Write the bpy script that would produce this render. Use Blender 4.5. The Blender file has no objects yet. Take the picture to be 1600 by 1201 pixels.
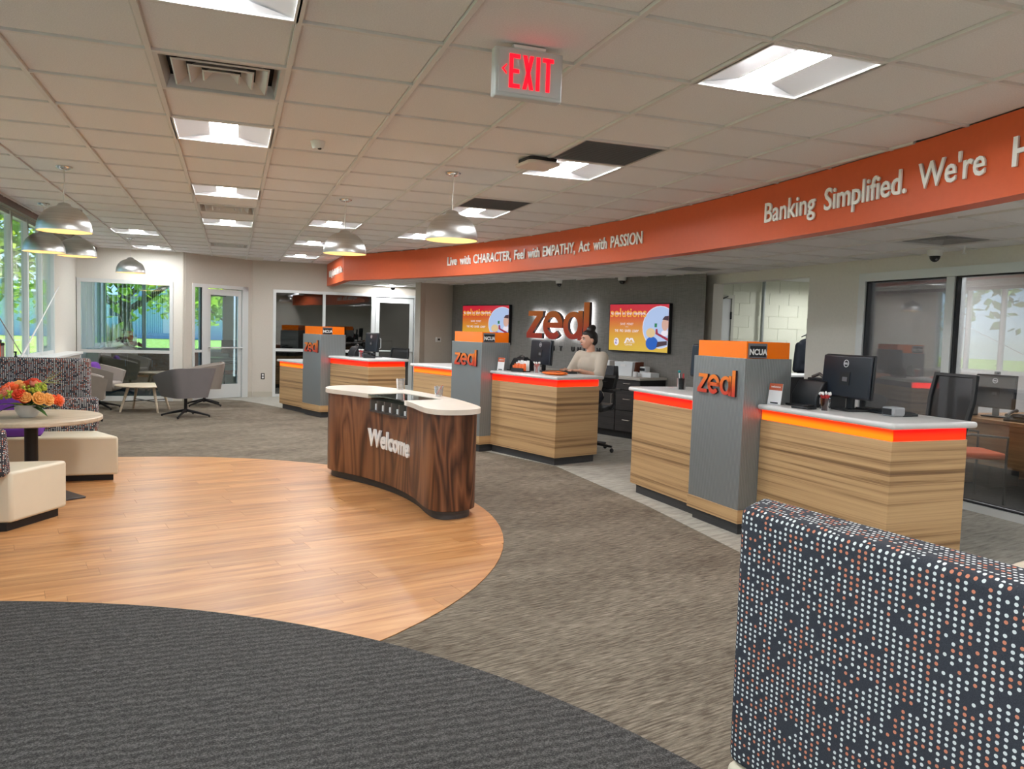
import bpy, math, random
from mathutils import Vector, Matrix
random.seed(7)
PI = math.pi
SC = bpy.context.scene
COL = SC.collection

# ---------------------------------------------------------------- camera
YAW, PITCH, ROLL, CAMZ = 0.34234, -0.06803, 0.031, 1.456
_cy, _sy, _cp, _sp = math.cos(YAW), math.sin(YAW), math.cos(PITCH), math.sin(PITCH)
_f = Vector((_sy*_cp, _cy*_cp, _sp)); _r = Vector((_cy, -_sy, 0)); _u = _r.cross(_f)
_r2 = _r*math.cos(ROLL) + _u*math.sin(ROLL); _u2 = -_r*math.sin(ROLL) + _u*math.cos(ROLL)
cam_data = bpy.data.cameras.new('camera'); cam = bpy.data.objects.new('camera', cam_data); COL.objects.link(cam)
cam_data.sensor_fit = 'HORIZONTAL'; cam_data.sensor_width = 36.0; cam_data.lens = 1231.5/1600*36
cam_data.clip_start = 0.05; cam_data.clip_end = 300
m = Matrix((( _r2.x, _u2.x, -_f.x, 0), (_r2.y, _u2.y, -_f.y, 0), (_r2.z, _u2.z, -_f.z, CAMZ), (0, 0, 0, 1)))
cam.matrix_world = m
SC.camera = cam

# ---------------------------------------------------------------- sky, sun, exposure
world = bpy.data.worlds.new('sky'); SC.world = world; world.use_nodes = True
wn = world.node_tree.nodes; wl = world.node_tree.links
wn.clear()
wo = wn.new('ShaderNodeOutputWorld'); wb = wn.new('ShaderNodeBackground'); ws = wn.new('ShaderNodeTexSky')
ws.sky_type = 'HOSEK_WILKIE'; ws.sun_direction = (0.55, 0.25, 0.8); ws.turbidity = 3.0
wb.inputs['Strength'].default_value = 5.0
wl.new(ws.outputs['Color'], wb.inputs['Color']); wl.new(wb.outputs['Background'], wo.inputs['Surface'])
sd = bpy.data.lights.new('sun', 'SUN'); sd.energy = 12.0; sd.angle = 0.01; sd.color = (1.0, 0.95, 0.85)
so = bpy.data.objects.new('sun', sd); COL.objects.link(so)
so.rotation_euler = Vector((0.55, 0.25, 0.8)).to_track_quat('Z', 'Y').to_euler()
VS = SC.view_settings
VS.view_transform = 'Standard'; VS.look = 'None'; VS.gamma = 1.0; VS.use_curve_mapping = False
VS.exposure = 0.95
TROFFER_E = 60.0

# ---------------------------------------------------------------- helpers
class MB:
    def __init__(s): s.v = []; s.f = []
    def add(s, vs, fs, M=None):
        o = len(s.v)
        for p in vs:
            p = Vector(p)
            s.v.append(tuple(M @ p) if M is not None else tuple(p))
        for f in fs: s.f.append(tuple(i+o for i in f))
        return s
    def box(s, a, b, M=None):
        x0, y0, z0 = a; x1, y1, z1 = b
        return s.add([(x0,y0,z0),(x1,y0,z0),(x1,y1,z0),(x0,y1,z0),(x0,y0,z1),(x1,y0,z1),(x1,y1,z1),(x0,y1,z1)],
              [(0,3,2,1),(4,5,6,7),(0,1,5,4),(1,2,6,5),(2,3,7,6),(3,0,4,7)], M)
    def cbox(s, c, d, M=None):
        return s.box((c[0]-d[0]/2, c[1]-d[1]/2, c[2]-d[2]/2), (c[0]+d[0]/2, c[1]+d[1]/2, c[2]+d[2]/2), M)
    def prism(s, poly, z0, z1, M=None):
        n = len(poly)
        a = sum(poly[i][0]*poly[(i+1)%n][1]-poly[(i+1)%n][0]*poly[i][1] for i in range(n))
        if a < 0: poly = poly[::-1]
        vs = [(p[0],p[1],z0) for p in poly]+[(p[0],p[1],z1) for p in poly]
        fs = [tuple(range(n-1,-1,-1)), tuple(range(n,2*n))]+[(i,(i+1)%n,(i+1)%n+n,i+n) for i in range(n)]
        return s.add(vs, fs, M)
    def lathe(s, prof, n=24, c=(0,0), M=None):
        vs = []; fs = []
        for r, z in prof:
            for k in range(n):
                a = 2*PI*k/n; vs.append((c[0]+r*math.cos(a), c[1]+r*math.sin(a), z))
        for i in range(len(prof)-1):
            for k in range(n):
                k2 = (k+1)%n; fs.append((i*n+k, i*n+k2, (i+1)*n+k2, (i+1)*n+k))
        if prof[0][0] > 1e-5: fs.append(tuple(range(n-1,-1,-1)))
        if prof[-1][0] > 1e-5: fs.append(tuple(range((len(prof)-1)*n, len(prof)*n)))
        return s.add(vs, fs, M)
    def lathe_open(s, prof, n=32, c=(0,0), M=None):
        vs = []; fs = []
        for r, z in prof:
            for k in range(n):
                a = 2*PI*k/n; vs.append((c[0]+r*math.cos(a), c[1]+r*math.sin(a), z))
        for i in range(len(prof)-1):
            for k in range(n):
                k2 = (k+1)%n; fs.append((i*n+k, i*n+k2, (i+1)*n+k2, (i+1)*n+k))
        return s.add(vs, fs, M)
    def tube(s, pts, r, n=8, caps=True):
        pts = [Vector(p) for p in pts]; m_ = len(pts)
        rs = r if isinstance(r, (list, tuple)) else [r]*m_
        vs = []; fs = []; up = None
        for i, p in enumerate(pts):
            d = (pts[min(i+1,m_-1)]-pts[max(i-1,0)]).normalized()
            if up is None:
                up = Vector((0,0,1)) if abs(d.z) < .9 else Vector((1,0,0))
            a = d.cross(up); 
            if a.length < 1e-6: a = d.cross(Vector((0,1,0)))
            a.normalize(); b = a.cross(d).normalized(); up = b
            for k in range(n):
                t = 2*PI*k/n; vs.append(tuple(p+(a*math.cos(t)+b*math.sin(t))*rs[i]))
        for i in range(m_-1):
            for k in range(n):
                k2 = (k+1)%n; fs.append((i*n+k, i*n+k2, (i+1)*n+k2, (i+1)*n+k))
        if caps:
            fs.append(tuple(range(n-1,-1,-1))); fs.append(tuple(range((m_-1)*n, m_*n)))
        return s.add(vs, fs)
    def ell(s, c, r, n=14, h=8, M=None):
        if not isinstance(r, (tuple, list)): r = (r,r,r)
        vs = [(c[0],c[1],c[2]-r[2])]; fs = []
        for i in range(1, h):
            t = PI*i/h-PI/2
            for k in range(n):
                a = 2*PI*k/n
                vs.append((c[0]+r[0]*math.cos(t)*math.cos(a), c[1]+r[1]*math.cos(t)*math.sin(a), c[2]+r[2]*math.sin(t)))
        vs.append((c[0],c[1],c[2]+r[2])); e = len(vs)-1
        for k in range(n): fs.append((0, 1+(k+1)%n, 1+k))
        for i in range(h-2):
            for k in range(n):
                a = 1+i*n+k; b = 1+i*n+(k+1)%n; fs.append((a, b, b+n, a+n))
        for k in range(n): fs.append((e, 1+(h-2)*n+k, 1+(h-2)*n+(k+1)%n))
        return s.add(vs, fs, M)
    def mesh(s, name, mat=None, smooth=None):
        me = bpy.data.meshes.new(name); me.from_pydata(s.v, [], s.f); me.validate(); me.update()
        if mat is not None: me.materials.append(mat)
        if smooth:
            me.polygons.foreach_set('use_smooth', [True]*len(me.polygons))
            if smooth < 179: me.set_sharp_from_angle(angle=math.radians(smooth))
        return me
    def build(s, name, mat, parent=None, loc=(0,0,0), rot=(0,0,0), smooth=None, bevel=0, seg=2, label=None, kind=None):
        o = bpy.data.objects.new(name, s.mesh(name, mat, smooth)); COL.objects.link(o)
        o.location = loc; o.rotation_euler = rot
        if parent is not None: o.parent = parent
        if bevel:
            b = o.modifiers.new('bevel', 'BEVEL'); b.width = bevel; b.segments = seg; b.limit_method = 'ANGLE'; b.angle_limit = math.radians(40)
            o.data.polygons.foreach_set('use_smooth', [True]*len(o.data.polygons)); o.data.set_sharp_from_angle(angle=math.radians(38))
        if label: o['label'] = label
        if kind: o['kind'] = kind
        return o

def thing(name, label, cat, loc=(0,0,0), rz=0, group=None):
    o = bpy.data.objects.new(name, None); COL.objects.link(o)
    o.location = loc; o.rotation_euler = (0,0,rz); o.empty_display_size = .1
    o['label'] = label; o['category'] = cat
    if group: o['group'] = group
    return o
def tag(o, label, cat, group=None):
    o['label'] = label; o['category'] = cat
    if group: o['group'] = group
    return o
def struct(o): o['kind'] = 'structure'; return o
def copy_tree(o, parent=None):
    c = o.copy(); COL.objects.link(c)
    if parent is not None: c.parent = parent
    for ch in list(o.children): copy_tree(ch, c)
    return c
def Rz(a): return Matrix.Rotation(a, 4, 'Z')
def T(*p): return Matrix.Translation(Vector(p))
def clip(poly, inside_poly):
    # Sutherland-Hodgman; inside_poly convex and ccw
    out = poly
    n = len(inside_poly)
    for i in range(n):
        ax, ay = inside_poly[i]; bx, by = inside_poly[(i+1)%n]
        if not out: return []
        inp = out; out = []
        def side(p): return (bx-ax)*(p[1]-ay)-(by-ay)*(p[0]-ax)
        for k in range(len(inp)):
            p = inp[k]; q = inp[(k+1)%len(inp)]; sp = side(p); sq = side(q)
            if sp >= 0: out.append(p)
            if (sp > 0 and sq < 0) or (sp < 0 and sq > 0):
                t = sp/(sp-sq); out.append((p[0]+(q[0]-p[0])*t, p[1]+(q[1]-p[1])*t))
    return out
def parea(p): return abs(sum(p[i][0]*p[(i+1)%len(p)][1]-p[(i+1)%len(p)][0]*p[i][1] for i in range(len(p))))/2
def rrect(x0, y0, x1, y1, r, n=5):
    out = []
    for cx, cy, a0 in ((x1-r,y1-r,0),(x0+r,y1-r,PI/2),(x0+r,y0+r,PI),(x1-r,y0+r,1.5*PI)):
        for k in range(n+1):
            a = a0+PI/2*k/n; out.append((cx+r*math.cos(a), cy+r*math.sin(a)))
    return out

# ---------------------------------------------------------------- text
def text_mesh(body, size, sx=1.0, depth=0.0, bold=0.0, spacing=1.0, align='LEFT'):
    cu = bpy.data.curves.new('text', 'FONT'); cu.body = body; cu.size = size; cu.extrude = depth; cu.offset = bold
    cu.space_character = spacing; cu.align_x = align; cu.resolution_u = 3
    ob = bpy.data.objects.new('text', cu); COL.objects.link(ob)
    dg = bpy.context.evaluated_depsgraph_get(); dg.update()
    me = bpy.data.meshes.new_from_object(ob.evaluated_get(dg))
    bpy.data.objects.remove(ob); bpy.data.curves.remove(cu)
    for v in me.vertices: v.co.x *= sx
    return me
def text_part(name, body, size, mat, parent, M, sx=1.0, depth=0.0, bold=0.0, spacing=1.0, align='LEFT', fit=None, warp=None, label=None):
    me = text_mesh(body, size, sx, depth, bold, spacing, align)
    if fit:
        xs = [v.co.x for v in me.vertices]; a, b = min(xs), max(xs)
        for v in me.vertices: v.co.x = (v.co.x-a)/(b-a)*fit
    for v in me.vertices:
        v.co = warp(v.co) if warp else M @ v.co
    me.materials.clear(); me.materials.append(mat); me.name = name
    o = bpy.data.objects.new(name, me); COL.objects.link(o)
    if parent is not None: o.parent = parent
    if label: o['label'] = label
    return o

# ---------------------------------------------------------------- materials
MATS = {}
class NT:
    def __init__(s, name):
        s.m = bpy.data.materials.new(name); s.m.use_nodes = True; s.t = s.m.node_tree; s.n = s.t.nodes; s.l = s.t.links
        s.p = s.n['Principled BSDF']; s.out = s.n['Material Output']
    def node(s, kind, **kw):
        x = s.n.new(kind)
        for k, v in kw.items(): setattr(x, k, v)
        return x
    def link(s, a, b): s.l.new(a, b)
    def coords(s, kind='Object', scale=(1,1,1), rot=(0,0,0), loc=(0,0,0)):
        tc = s.node('ShaderNodeTexCoord'); mp = s.node('ShaderNodeMapping')
        if any(rot): mp.vector_type = 'TEXTURE'; scale = tuple(1/q for q in scale)
        mp.inputs['Scale'].default_value = scale; mp.inputs['Rotation'].default_value = rot; mp.inputs['Location'].default_value = loc
        s.link(tc.outputs[kind], mp.inputs['Vector']); return mp.outputs['Vector']
    def noise(s, vec, scale=5, detail=4, rough=.5, dist=0):
        x = s.node('ShaderNodeTexNoise'); x.inputs['Scale'].default_value = scale; x.inputs['Detail'].default_value = detail
        x.inputs['Roughness'].default_value = rough; x.inputs['Distortion'].default_value = dist
        if vec is not None: s.link(vec, x.inputs['Vector'])
        return x.outputs['Fac']
    def ramp(s, fac, stops, interp='LINEAR'):
        x = s.node('ShaderNodeValToRGB'); e = x.color_ramp.elements; x.color_ramp.interpolation = interp
        while len(e) < len(stops): e.new(.5)
        for i, (p, c) in enumerate(stops): e[i].position = p; e[i].color = (*c, 1)
        s.link(fac, x.inputs['Fac']); return x.outputs['Color']
    def math(s, op, a, b=None, clampit=False):
        x = s.node('ShaderNodeMath', operation=op, use_clamp=clampit)
        for i, v in enumerate((a, b)):
            if v is None: continue
            if isinstance(v, (int, float)): x.inputs[i].default_value = v
            else: s.link(v, x.inputs[i])
        return x.outputs[0]
    def mix(s, fac, a, b, blend='MIX'):
        x = s.node('ShaderNodeMix', data_type='RGBA', blend_type=blend)
        for sock, v in ((x.inputs[0], fac), (x.inputs[6], a), (x.inputs[7], b)):
            if isinstance(v, (int, float)): sock.default_value = v
            elif isinstance(v, tuple): sock.default_value = (*v, 1)
            else: s.link(v, sock)
        return x.outputs[2]
    def bump(s, h, strength=.2, dist=.01):
        x = s.node('ShaderNodeBump'); x.inputs['Strength'].default_value = strength; x.inputs['Distance'].default_value = dist
        s.link(h, x.inputs['Height']); s.link(x.outputs['Normal'], s.p.inputs['Normal'])
    def set(s, color=None, rough=None, metal=None, spec=None):
        if color is not None:
            if isinstance(color, tuple): s.p.inputs['Base Color'].default_value = (*color, 1)
            else: s.link(color, s.p.inputs['Base Color'])
        if rough is not None: s.p.inputs['Roughness'].default_value = rough
        if metal is not None: s.p.inputs['Metallic'].default_value = metal
        if spec is not None: s.p.inputs['Specular IOR Level'].default_value = spec
        return s.m
def srgb(r, g, b):
    f = lambda c: (c/255/12.92) if c/255 <= .04045 else ((c/255+.055)/1.055)**2.4
    return (f(r), f(g), f(b))
def plain(name, color, rough=.5, metal=0, spec=.5, emit=None, es=0, vary=0):
    if name in MATS: return MATS[name]
    t = NT(name)
    if vary:
        v = t.coords(); c = t.ramp(t.noise(v, 6, 3), [(.3, tuple(x*(1-vary) for x in color)), (.7, tuple(min(1,x*(1+vary)) for x in color))])
        t.set(c, rough, metal, spec)
    else: t.set(color, rough, metal, spec)
    if emit:
        t.p.inputs['Emission Color'].default_value = (*emit, 1); t.p.inputs['Emission Strength'].default_value = es
    MATS[name] = t.m; return t.m
def glass_mat(name, tint=(.92,.95,.94), base=.04, k=1.0, rough=0.0):
    t = NT(name); t.n.remove(t.p)
    tr = t.node('ShaderNodeBsdfTransparent'); tr.inputs['Color'].default_value = (*tint, 1)
    gl = t.node('ShaderNodeBsdfGlossy'); gl.inputs['Roughness'].default_value = rough; gl.inputs['Color'].default_value = (1,1,1,1)
    fr = t.node('ShaderNodeFresnel'); fr.inputs['IOR'].default_value = 1.5
    f = t.math('ADD', t.math('MULTIPLY', fr.outputs[0], k), base, True)
    mx = t.node('ShaderNodeMixShader'); t.link(f, mx.inputs[0]); t.link(tr.outputs[0], mx.inputs[1]); t.link(gl.outputs[0], mx.inputs[2])
    t.link(mx.outputs[0], t.out.inputs['Surface']); return t.m

# woods
def streak_wood(name, sc, stops, rough=.4, warp=1.5, bump=.05, fine=(1,1,1)):
    t = NT(name)
    v = t.coords('Object', sc)
    n1 = t.noise(v, 1.0, 6, .6, warp)
    v2 = t.coords('Object', tuple(a*b for a, b in zip(sc, fine)))
    n2 = t.noise(v2, 4.0, 4, .6, .3)
    f = t.math('ADD', t.math('MULTIPLY', n1, .75), t.math('MULTIPLY', n2, .25))
    t.set(t.ramp(f, stops), rough); t.bump(f, bump, .002)
    return t.m
W_ZEBRA = streak_wood('zebra_wood_laminate', (.22,.22,24), [(.34, srgb(122,92,63)), (.41, srgb(152,118,80)), (.47, srgb(186,150,106)), (.58, srgb(202,166,120)), (.70, srgb(168,132,92))], .42, .55, .05, (1,1,1.6))
def walnut():
    t = NT('walnut_veneer')
    v = t.coords('Object', (3.2,3.2,.55)); n1 = t.noise(v, 1.0, 2, .4, .6)
    w = t.math('FRACT', t.math('MULTIPLY', n1, 9.0))
    w = t.math('ABSOLUTE', t.math('SUBTRACT', t.math('MULTIPLY', w, 2.0), 1.0))
    v2 = t.coords('Object', (60,60,1.5)); n2 = t.noise(v2, 1.0, 5, .6)
    v3 = t.coords('Object', (4.5,4.5,.25), loc=(3,1,0)); n3 = t.noise(v3, 1.0, 3, .5)
    f = t.math('ADD', t.math('ADD', t.math('MULTIPLY', w, .3), t.math('MULTIPLY', n2, .35)), t.math('MULTIPLY', n3, .5))
    t.set(t.ramp(f, [(.3, srgb(42,24,16)), (.45, srgb(82,50,33)), (.6, srgb(118,76,50)), (.8, srgb(146,98,66))]), .38)
    t.bump(n2, .06, .002); return t.m
W_WALNUT = walnut()
W_PALE = streak_wood('pale_oak_laminate', (1.2,14,14), [(.3, srgb(176,158,134)), (.5, srgb(204,188,164)), (.7, srgb(218,204,182))], .4)
W_OAK = streak_wood('oak_desk_laminate', (1,1,12), [(.3, srgb(120,84,48)), (.6, srgb(158,116,72))], .45)
W_DARKCAB = streak_wood('charcoal_wood_laminate', (.6,.6,26), [(.3, (.012,.011,.011)), (.5, (.03,.028,.028)), (.7, (.05,.046,.045))], .45)
def plank_mat():
    t = NT('vinyl_plank_wood')
    oi = t.node('ShaderNodeObjectInfo')
    v = t.coords('Object', (1.3,16,1), rot=(0,0,0))
    add = t.node('ShaderNodeVectorMath', operation='ADD'); cmb = t.node('ShaderNodeCombineXYZ')
    r9 = t.math('MULTIPLY', oi.outputs['Random'], 37.0); t.link(r9, cmb.inputs[0]); t.link(r9, cmb.inputs[1])
    t.link(v, add.inputs[0]); t.link(cmb.outputs[0], add.inputs[1])
    n1 = t.noise(add.outputs[0], 1.0, 5, .55, .8)
    c = t.ramp(n1, [(.28, srgb(164,116,78)), (.45, srgb(188,138,96)), (.6, srgb(202,154,110)), (.75, srgb(212,168,124))])
    dv = t.math('ADD', t.math('MULTIPLY', oi.outputs['Random'], .22), .88)
    hs = t.node('ShaderNodeHueSaturation'); hs.inputs['Saturation'].default_value = 1.08; t.link(dv, hs.inputs['Value']); t.link(c, hs.inputs['Color'])
    t.set(hs.outputs['Color'], .36, spec=.45)
    rr = t.math('ADD', t.math('MULTIPLY', n1, .15), .30); t.link(rr, t.p.inputs['Roughness'])
    t.bump(n1, .04, .001); return t.m
M_PLANK = plank_mat()
def carpet(name, ang, sc, stops, sc2=None, w2=.3, bump=.5):
    t = NT(name)
    v = t.coords('Object', sc, rot=(0,0,ang)); n1 = t.noise(v, 1.0, 3, .65, .2)
    v2 = t.coords('Object', sc2 or (300,300,300)); n2 = t.noise(v2, 1.0, 2, .7)
    v3 = t.coords('Object', (1.1,2.4,1), rot=(0,0,ang)); n3 = t.noise(v3, 1.0, 3, .5)
    f = t.math('ADD', t.math('ADD', t.math('MULTIPLY', n1, .72-w2*.5), t.math('MULTIPLY', n2, w2)), t.math('MULTIPLY', n3, .28-w2*.5))
    t.set(t.ramp(f, stops), .95, spec=.15); t.bump(f, bump, .004); return t.m
M_CARPET = carpet('grey_streaked_carpet', math.radians(13.4), (9,95,1), [(.32, srgb(62,55,47)), (.45, srgb(98,89,77)), (.56, srgb(130,121,107)), (.68, srgb(162,152,136))], w2=.16)
M_CARPET_L = carpet('pale_grey_carpet', math.radians(13.4), (5,30,1), [(.30, srgb(96,94,88)), (.42, srgb(150,147,138)), (.6, srgb(178,174,163))], w2=.2)
def dark_carpet():
    t = NT('charcoal_ribbed_entrance_carpet')
    v = t.coords('Object', (1,1,1), rot=(0,0,math.radians(2)))
    wv = t.node('ShaderNodeTexWave', wave_type='BANDS', bands_direction='Y'); wv.inputs['Scale'].default_value = 6.5
    wv.inputs['Distortion'].default_value = 6.0; wv.inputs['Detail'].default_value = 4; wv.inputs['Detail Scale'].default_value = 2.2; wv.inputs['Detail Roughness'].default_value = .7
    t.link(v, wv.inputs['Vector'])
    n2 = t.noise(t.coords('Object', (170,210,200)), 1.0, 2, .8)
    f = t.math('ADD', t.math('MULTIPLY', wv.outputs['Fac'], .10), t.math('MULTIPLY', n2, .9))
    t.set(t.ramp(f, [(.32, srgb(38,38,37)), (.5, srgb(72,71,70)), (.7, srgb(116,115,112))]), .95, spec=.15); t.bump(f, .6, .005); return t.m
M_CARPET_D = dark_carpet()
def tile_mat():
    t = NT('ceiling_tile_mineral'); n = t.noise(t.coords('Object', (1,1,1)), 160, 3, .7)
    t.set(t.ramp(n, [(.3, (.745,.735,.73)), (.6, (.845,.835,.83))]), .95, spec=.1); t.bump(n, .35, .004); return t.m
M_TILE = tile_mat()
M_GRID = plain('white_ceiling_grid', (.74,.72,.70), .5)
def wallpaint(name, c, sc=40, b=.05):
    t = NT(name); n = t.noise(t.coords(), sc, 3); t.set(t.ramp(n, [(.3, tuple(x*.96 for x in c)), (.7, c)]), .75, spec=.25); t.bump(n, b, .002); return t.m
M_CREAM = wallpaint('cream_wall_paint', (.74,.71,.64))
M_TAUPE = wallpaint('taupe_wall_paint', (.60,.55,.48))
M_GREYW = wallpaint('grey_wall_paint', (.42,.40,.38))
def grasscloth():
    t = NT('charcoal_grasscloth'); n = t.noise(t.coords('Object', (8,8,120)), 1.0, 4, .6); n2 = t.noise(t.coords('Object', (70,70,6)), 1.0, 3, .6)
    f = t.math('ADD', t.math('MULTIPLY', n, .6), t.math('MULTIPLY', n2, .4))
    t.set(t.ramp(f, [(.35, (.20,.19,.175)), (.65, (.29,.275,.255))]), .8, spec=.2); t.bump(f, .2, .003); return t.m
M_ACCENT = grasscloth()
M_FASCIA = wallpaint('orange_fascia_paint', srgb(220,100,58), 25, .02); M_FASCIA.node_tree.nodes['Principled BSDF'].inputs['Roughness'].default_value = .38
M_WHITE = plain('white_paint', (.78,.78,.76), .5)
M_LETTER = plain('white_acrylic_letter', (.90,.90,.88), .35)
M_ALU = plain('satin_aluminium', (.62,.64,.64), .42, .55)
M_FRAME = plain('clear_anodised_frame', (.70,.72,.71), .42, .25)
M_BLACK = plain('black_plastic', (.012,.013,.015), .4)
M_BLACK2 = plain('matte_black_metal', (.018,.018,.02), .5, .3)
M_GASKET = plain('black_gasket', (.008,.009,.012), .6)
M_TOE = streak_wood('dark_grey_toe_kick', (1,1,30), [(.3, (.035,.036,.04)), (.7, (.07,.07,.075))], .5)
M_STONE = plain('light_grey_quartz', (.66,.65,.63), .28, vary=.03)
M_STONE_W = plain('warm_white_solid_surface', (.74,.69,.60), .3, vary=.04)
def ribbed():
    t = NT('ribbed_grey_metal'); wv = t.node('ShaderNodeTexWave', wave_type='BANDS', bands_direction='X'); wv.inputs['Scale'].default_value = 22
    tc = t.node('ShaderNodeTexCoord'); sx = t.node('ShaderNodeSeparateXYZ'); cb = t.node('ShaderNodeCombineXYZ')
    t.link(tc.outputs['Object'], sx.inputs[0]); t.link(t.math('ADD', sx.outputs[0], sx.outputs[1]), cb.inputs[0]); t.link(cb.outputs[0], wv.inputs['Vector'])
    t.set(t.ramp(wv.outputs['Fac'], [(.2, (.21,.225,.225)), (.8, (.30,.32,.32))]), .38, .35); t.bump(wv.outputs['Fac'], .5, .004); return t.m
M_RIB = ribbed()
M_ORANGE = plain('orange_acrylic', srgb(255,124,14), .12, spec=.6)
def strip_mat(name, top, bot, es):
    t = NT(name); tc = t.node('ShaderNodeTexCoord'); sx = t.node('ShaderNodeSeparateXYZ'); t.link(tc.outputs['Generated'], sx.inputs[0])
    c = t.ramp(sx.outputs[2], [(.0, bot), (.35, bot), (.8, top)]); t.set((.08,.0,.0), .3)
    t.link(c, t.p.inputs['Emission Color']); t.p.inputs['Emission Strength'].default_value = es; return t.m
M_STRIP = strip_mat('red_orange_light_strip', (1.0,.0006,.0), (1.0,.012,.0), 1.9)
M_STRIP2 = strip_mat('amber_light_strip', (1.0,.012,.0), (1.0,.095,.001), 1.9)
def logo_mat():
    t = NT('orange_to_red_logo_paint'); tc = t.node('ShaderNodeTexCoord'); sx = t.node('ShaderNodeSeparateXYZ'); t.link(tc.outputs['Object'], sx.inputs[0])
    f = t.math('DIVIDE', sx.outputs[2], .6, True)
    t.set(t.ramp(f, [(.0, srgb(196,44,40)), (.35, srgb(214,78,36)), (.8, srgb(236,128,40))]), .4); return t.m
M_LOGO = logo_mat()
M_LOGO_SIDE = plain('dark_logo_return', (.05,.012,.012), .5)
M_CREAM_VINYL = plain('cream_vinyl', srgb(232,222,198), .45, vary=.02)
def dots():
    t = NT('dotted_upholstery')
    tc = t.node('ShaderNodeTexCoord'); sx = t.node('ShaderNodeSeparateXYZ'); t.link(tc.outputs['Object'], sx.inputs[0])
    geo = t.node('ShaderNodeNewGeometry')
    # pick u,v: side faces use (x or y, z); top faces use (x,y) in object space
    vt = t.node('ShaderNodeVectorTransform', vector_type='NORMAL', convert_from='WORLD', convert_to='OBJECT'); t.link(geo.outputs['Normal'], vt.inputs[0])
    ns = t.node('ShaderNodeSeparateXYZ'); t.link(vt.outputs[0], ns.inputs[0])
    nx = t.math('GREATER_THAN', t.math('ABSOLUTE', ns.outputs[0]), .72); nz = t.math('GREATER_THAN', t.math('ABSOLUTE', ns.outputs[2]), .72)
    PU, PV = .0146, .0120
    def sel(f, a, b): return t.math('ADD', t.math('MULTIPLY', f, a), t.math('MULTIPLY', t.math('SUBTRACT', 1.0, f), b))
    u = t.math('DIVIDE', sel(nx, sx.outputs[1], sx.outputs[0]), PU)
    v = t.math('DIVIDE', sel(nz, sx.outputs[1], sx.outputs[2]), PV)
    fu = t.math('FLOOR', u); fv = t.math('FLOOR', v)
    du = t.math('MULTIPLY', t.math('SUBTRACT', t.math('FRACT', u), .5), PU); dv = t.math('MULTIPLY', t.math('SUBTRACT', t.math('FRACT', v), .5), PV)
    # alternate columns shift a little
    d = t.math('SQRT', t.math('ADD', t.math('MULTIPLY', du, du), t.math('MULTIPLY', dv, dv)))
    disc = t.math('LESS_THAN', d, .0036)
    cb = t.node('ShaderNodeCombineXYZ'); t.link(fu, cb.inputs[0]); t.link(fv, cb.inputs[1])
    wn_ = t.node('ShaderNodeTexWhiteNoise', noise_dimensions='3D'); t.link(cb.outputs[0], wn_.inputs['Vector'])
    big = t.noise(cb.outputs[0], .28, 1, .5)
    thr = t.math('ADD', t.math('MULTIPLY', big, 1.9), -.78)
    on = t.math('MULTIPLY', disc, t.math('GREATER_THAN', wn_.outputs['Value'], thr))
    sepc = t.node('ShaderNodeSeparateColor'); t.link(wn_.outputs['Color'], sepc.inputs[0])
    big2 = t.noise(cb.outputs[0], .17, 1, .5)
    cor = t.math('GREATER_THAN', t.math('ADD', sepc.outputs[1], t.math('MULTIPLY', big2, .9)), 1.16)
    dotc = t.mix(cor, srgb(236,242,240), srgb(226,146,116))
    n = t.noise(t.coords('Object', (1,1,1)), 900, 1)
    base = t.ramp(n, [(.3, srgb(54,57,64)), (.7, srgb(78,80,87))])
    t.set(t.mix(on, base, dotc), .9, spec=.2); t.bump(n, .15, .001); return t.m
M_DOTS = dots()
M_PURPLE = plain('purple_fabric', srgb(104,52,150), .85, vary=.06)
M_GREYFAB = plain('grey_felt', srgb(116,112,112), .9, vary=.04)
M_GREYFAB2 = plain('warm_grey_felt', srgb(150,142,134), .9, vary=.04)
M_ORFAB = plain('rust_orange_fabric', srgb(190,86,48), .85, vary=.05)
M_CHROME = plain('chrome', (.8,.8,.8), .12, 1.0)
def brushed():
    t = NT('brushed_aluminium_shade'); n = t.noise(t.coords('Object', (3,3,260)), 1.0, 3, .6)
    t.set(t.ramp(n, [(.3, (.50,.50,.49)), (.7, (.66,.66,.64))]), .33, 1.0)
    t.p.inputs['Anisotropic'].default_value = .8; return t.m
M_SHADE = brushed()
M_SHADE_IN = plain('lit_shade_lining', srgb(252,230,190), .6)
M_BULB = plain('warm_bulb', (1,.9,.7), .5, emit=(1,.80,.52), es=16)
M_LENS = plain('troffer_lens', (1,1,1), .5, emit=(.97,.985,1.0), es=TROFFER_E)
M_REFL = plain('troffer_reflector', (.80,.81,.84), .4)
M_GLASS = glass_mat('clear_window_glass', (.90,.95,.94), .01, .45)
M_GLASS_B = glass_mat('bluish_reflective_glass', (.80,.92,1.0), .16, 1.0)
M_GLASS_R = glass_mat('reflective_office_glass', (.88,.89,.90), .03, .9)
M_GLASS_D = glass_mat('dark_office_glass', (.45,.48,.48), .09, 1.0)
M_CUP = glass_mat('clear_plastic_cup', (.90,.91,.92), .10, .6, .25)
M_VENT = plain('white_vent_metal', (.62,.61,.60), .4, .2)
M_VOID = plain('dark_void', (.01,.012,.02), .9)
M_RETURN = plain('grey_return_grille', (.14,.145,.15), .6, .3)
M_SKIN = plain('skin', srgb(226,172,146), .5)
M_HAIR = plain('dark_brown_hair', (.014,.010,.009), .45)
M_SHIRT = plain('oatmeal_cotton', srgb(196,184,168), .9, vary=.04)
M_JEANS = plain('dark_trousers', (.02,.02,.03), .9)
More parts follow.
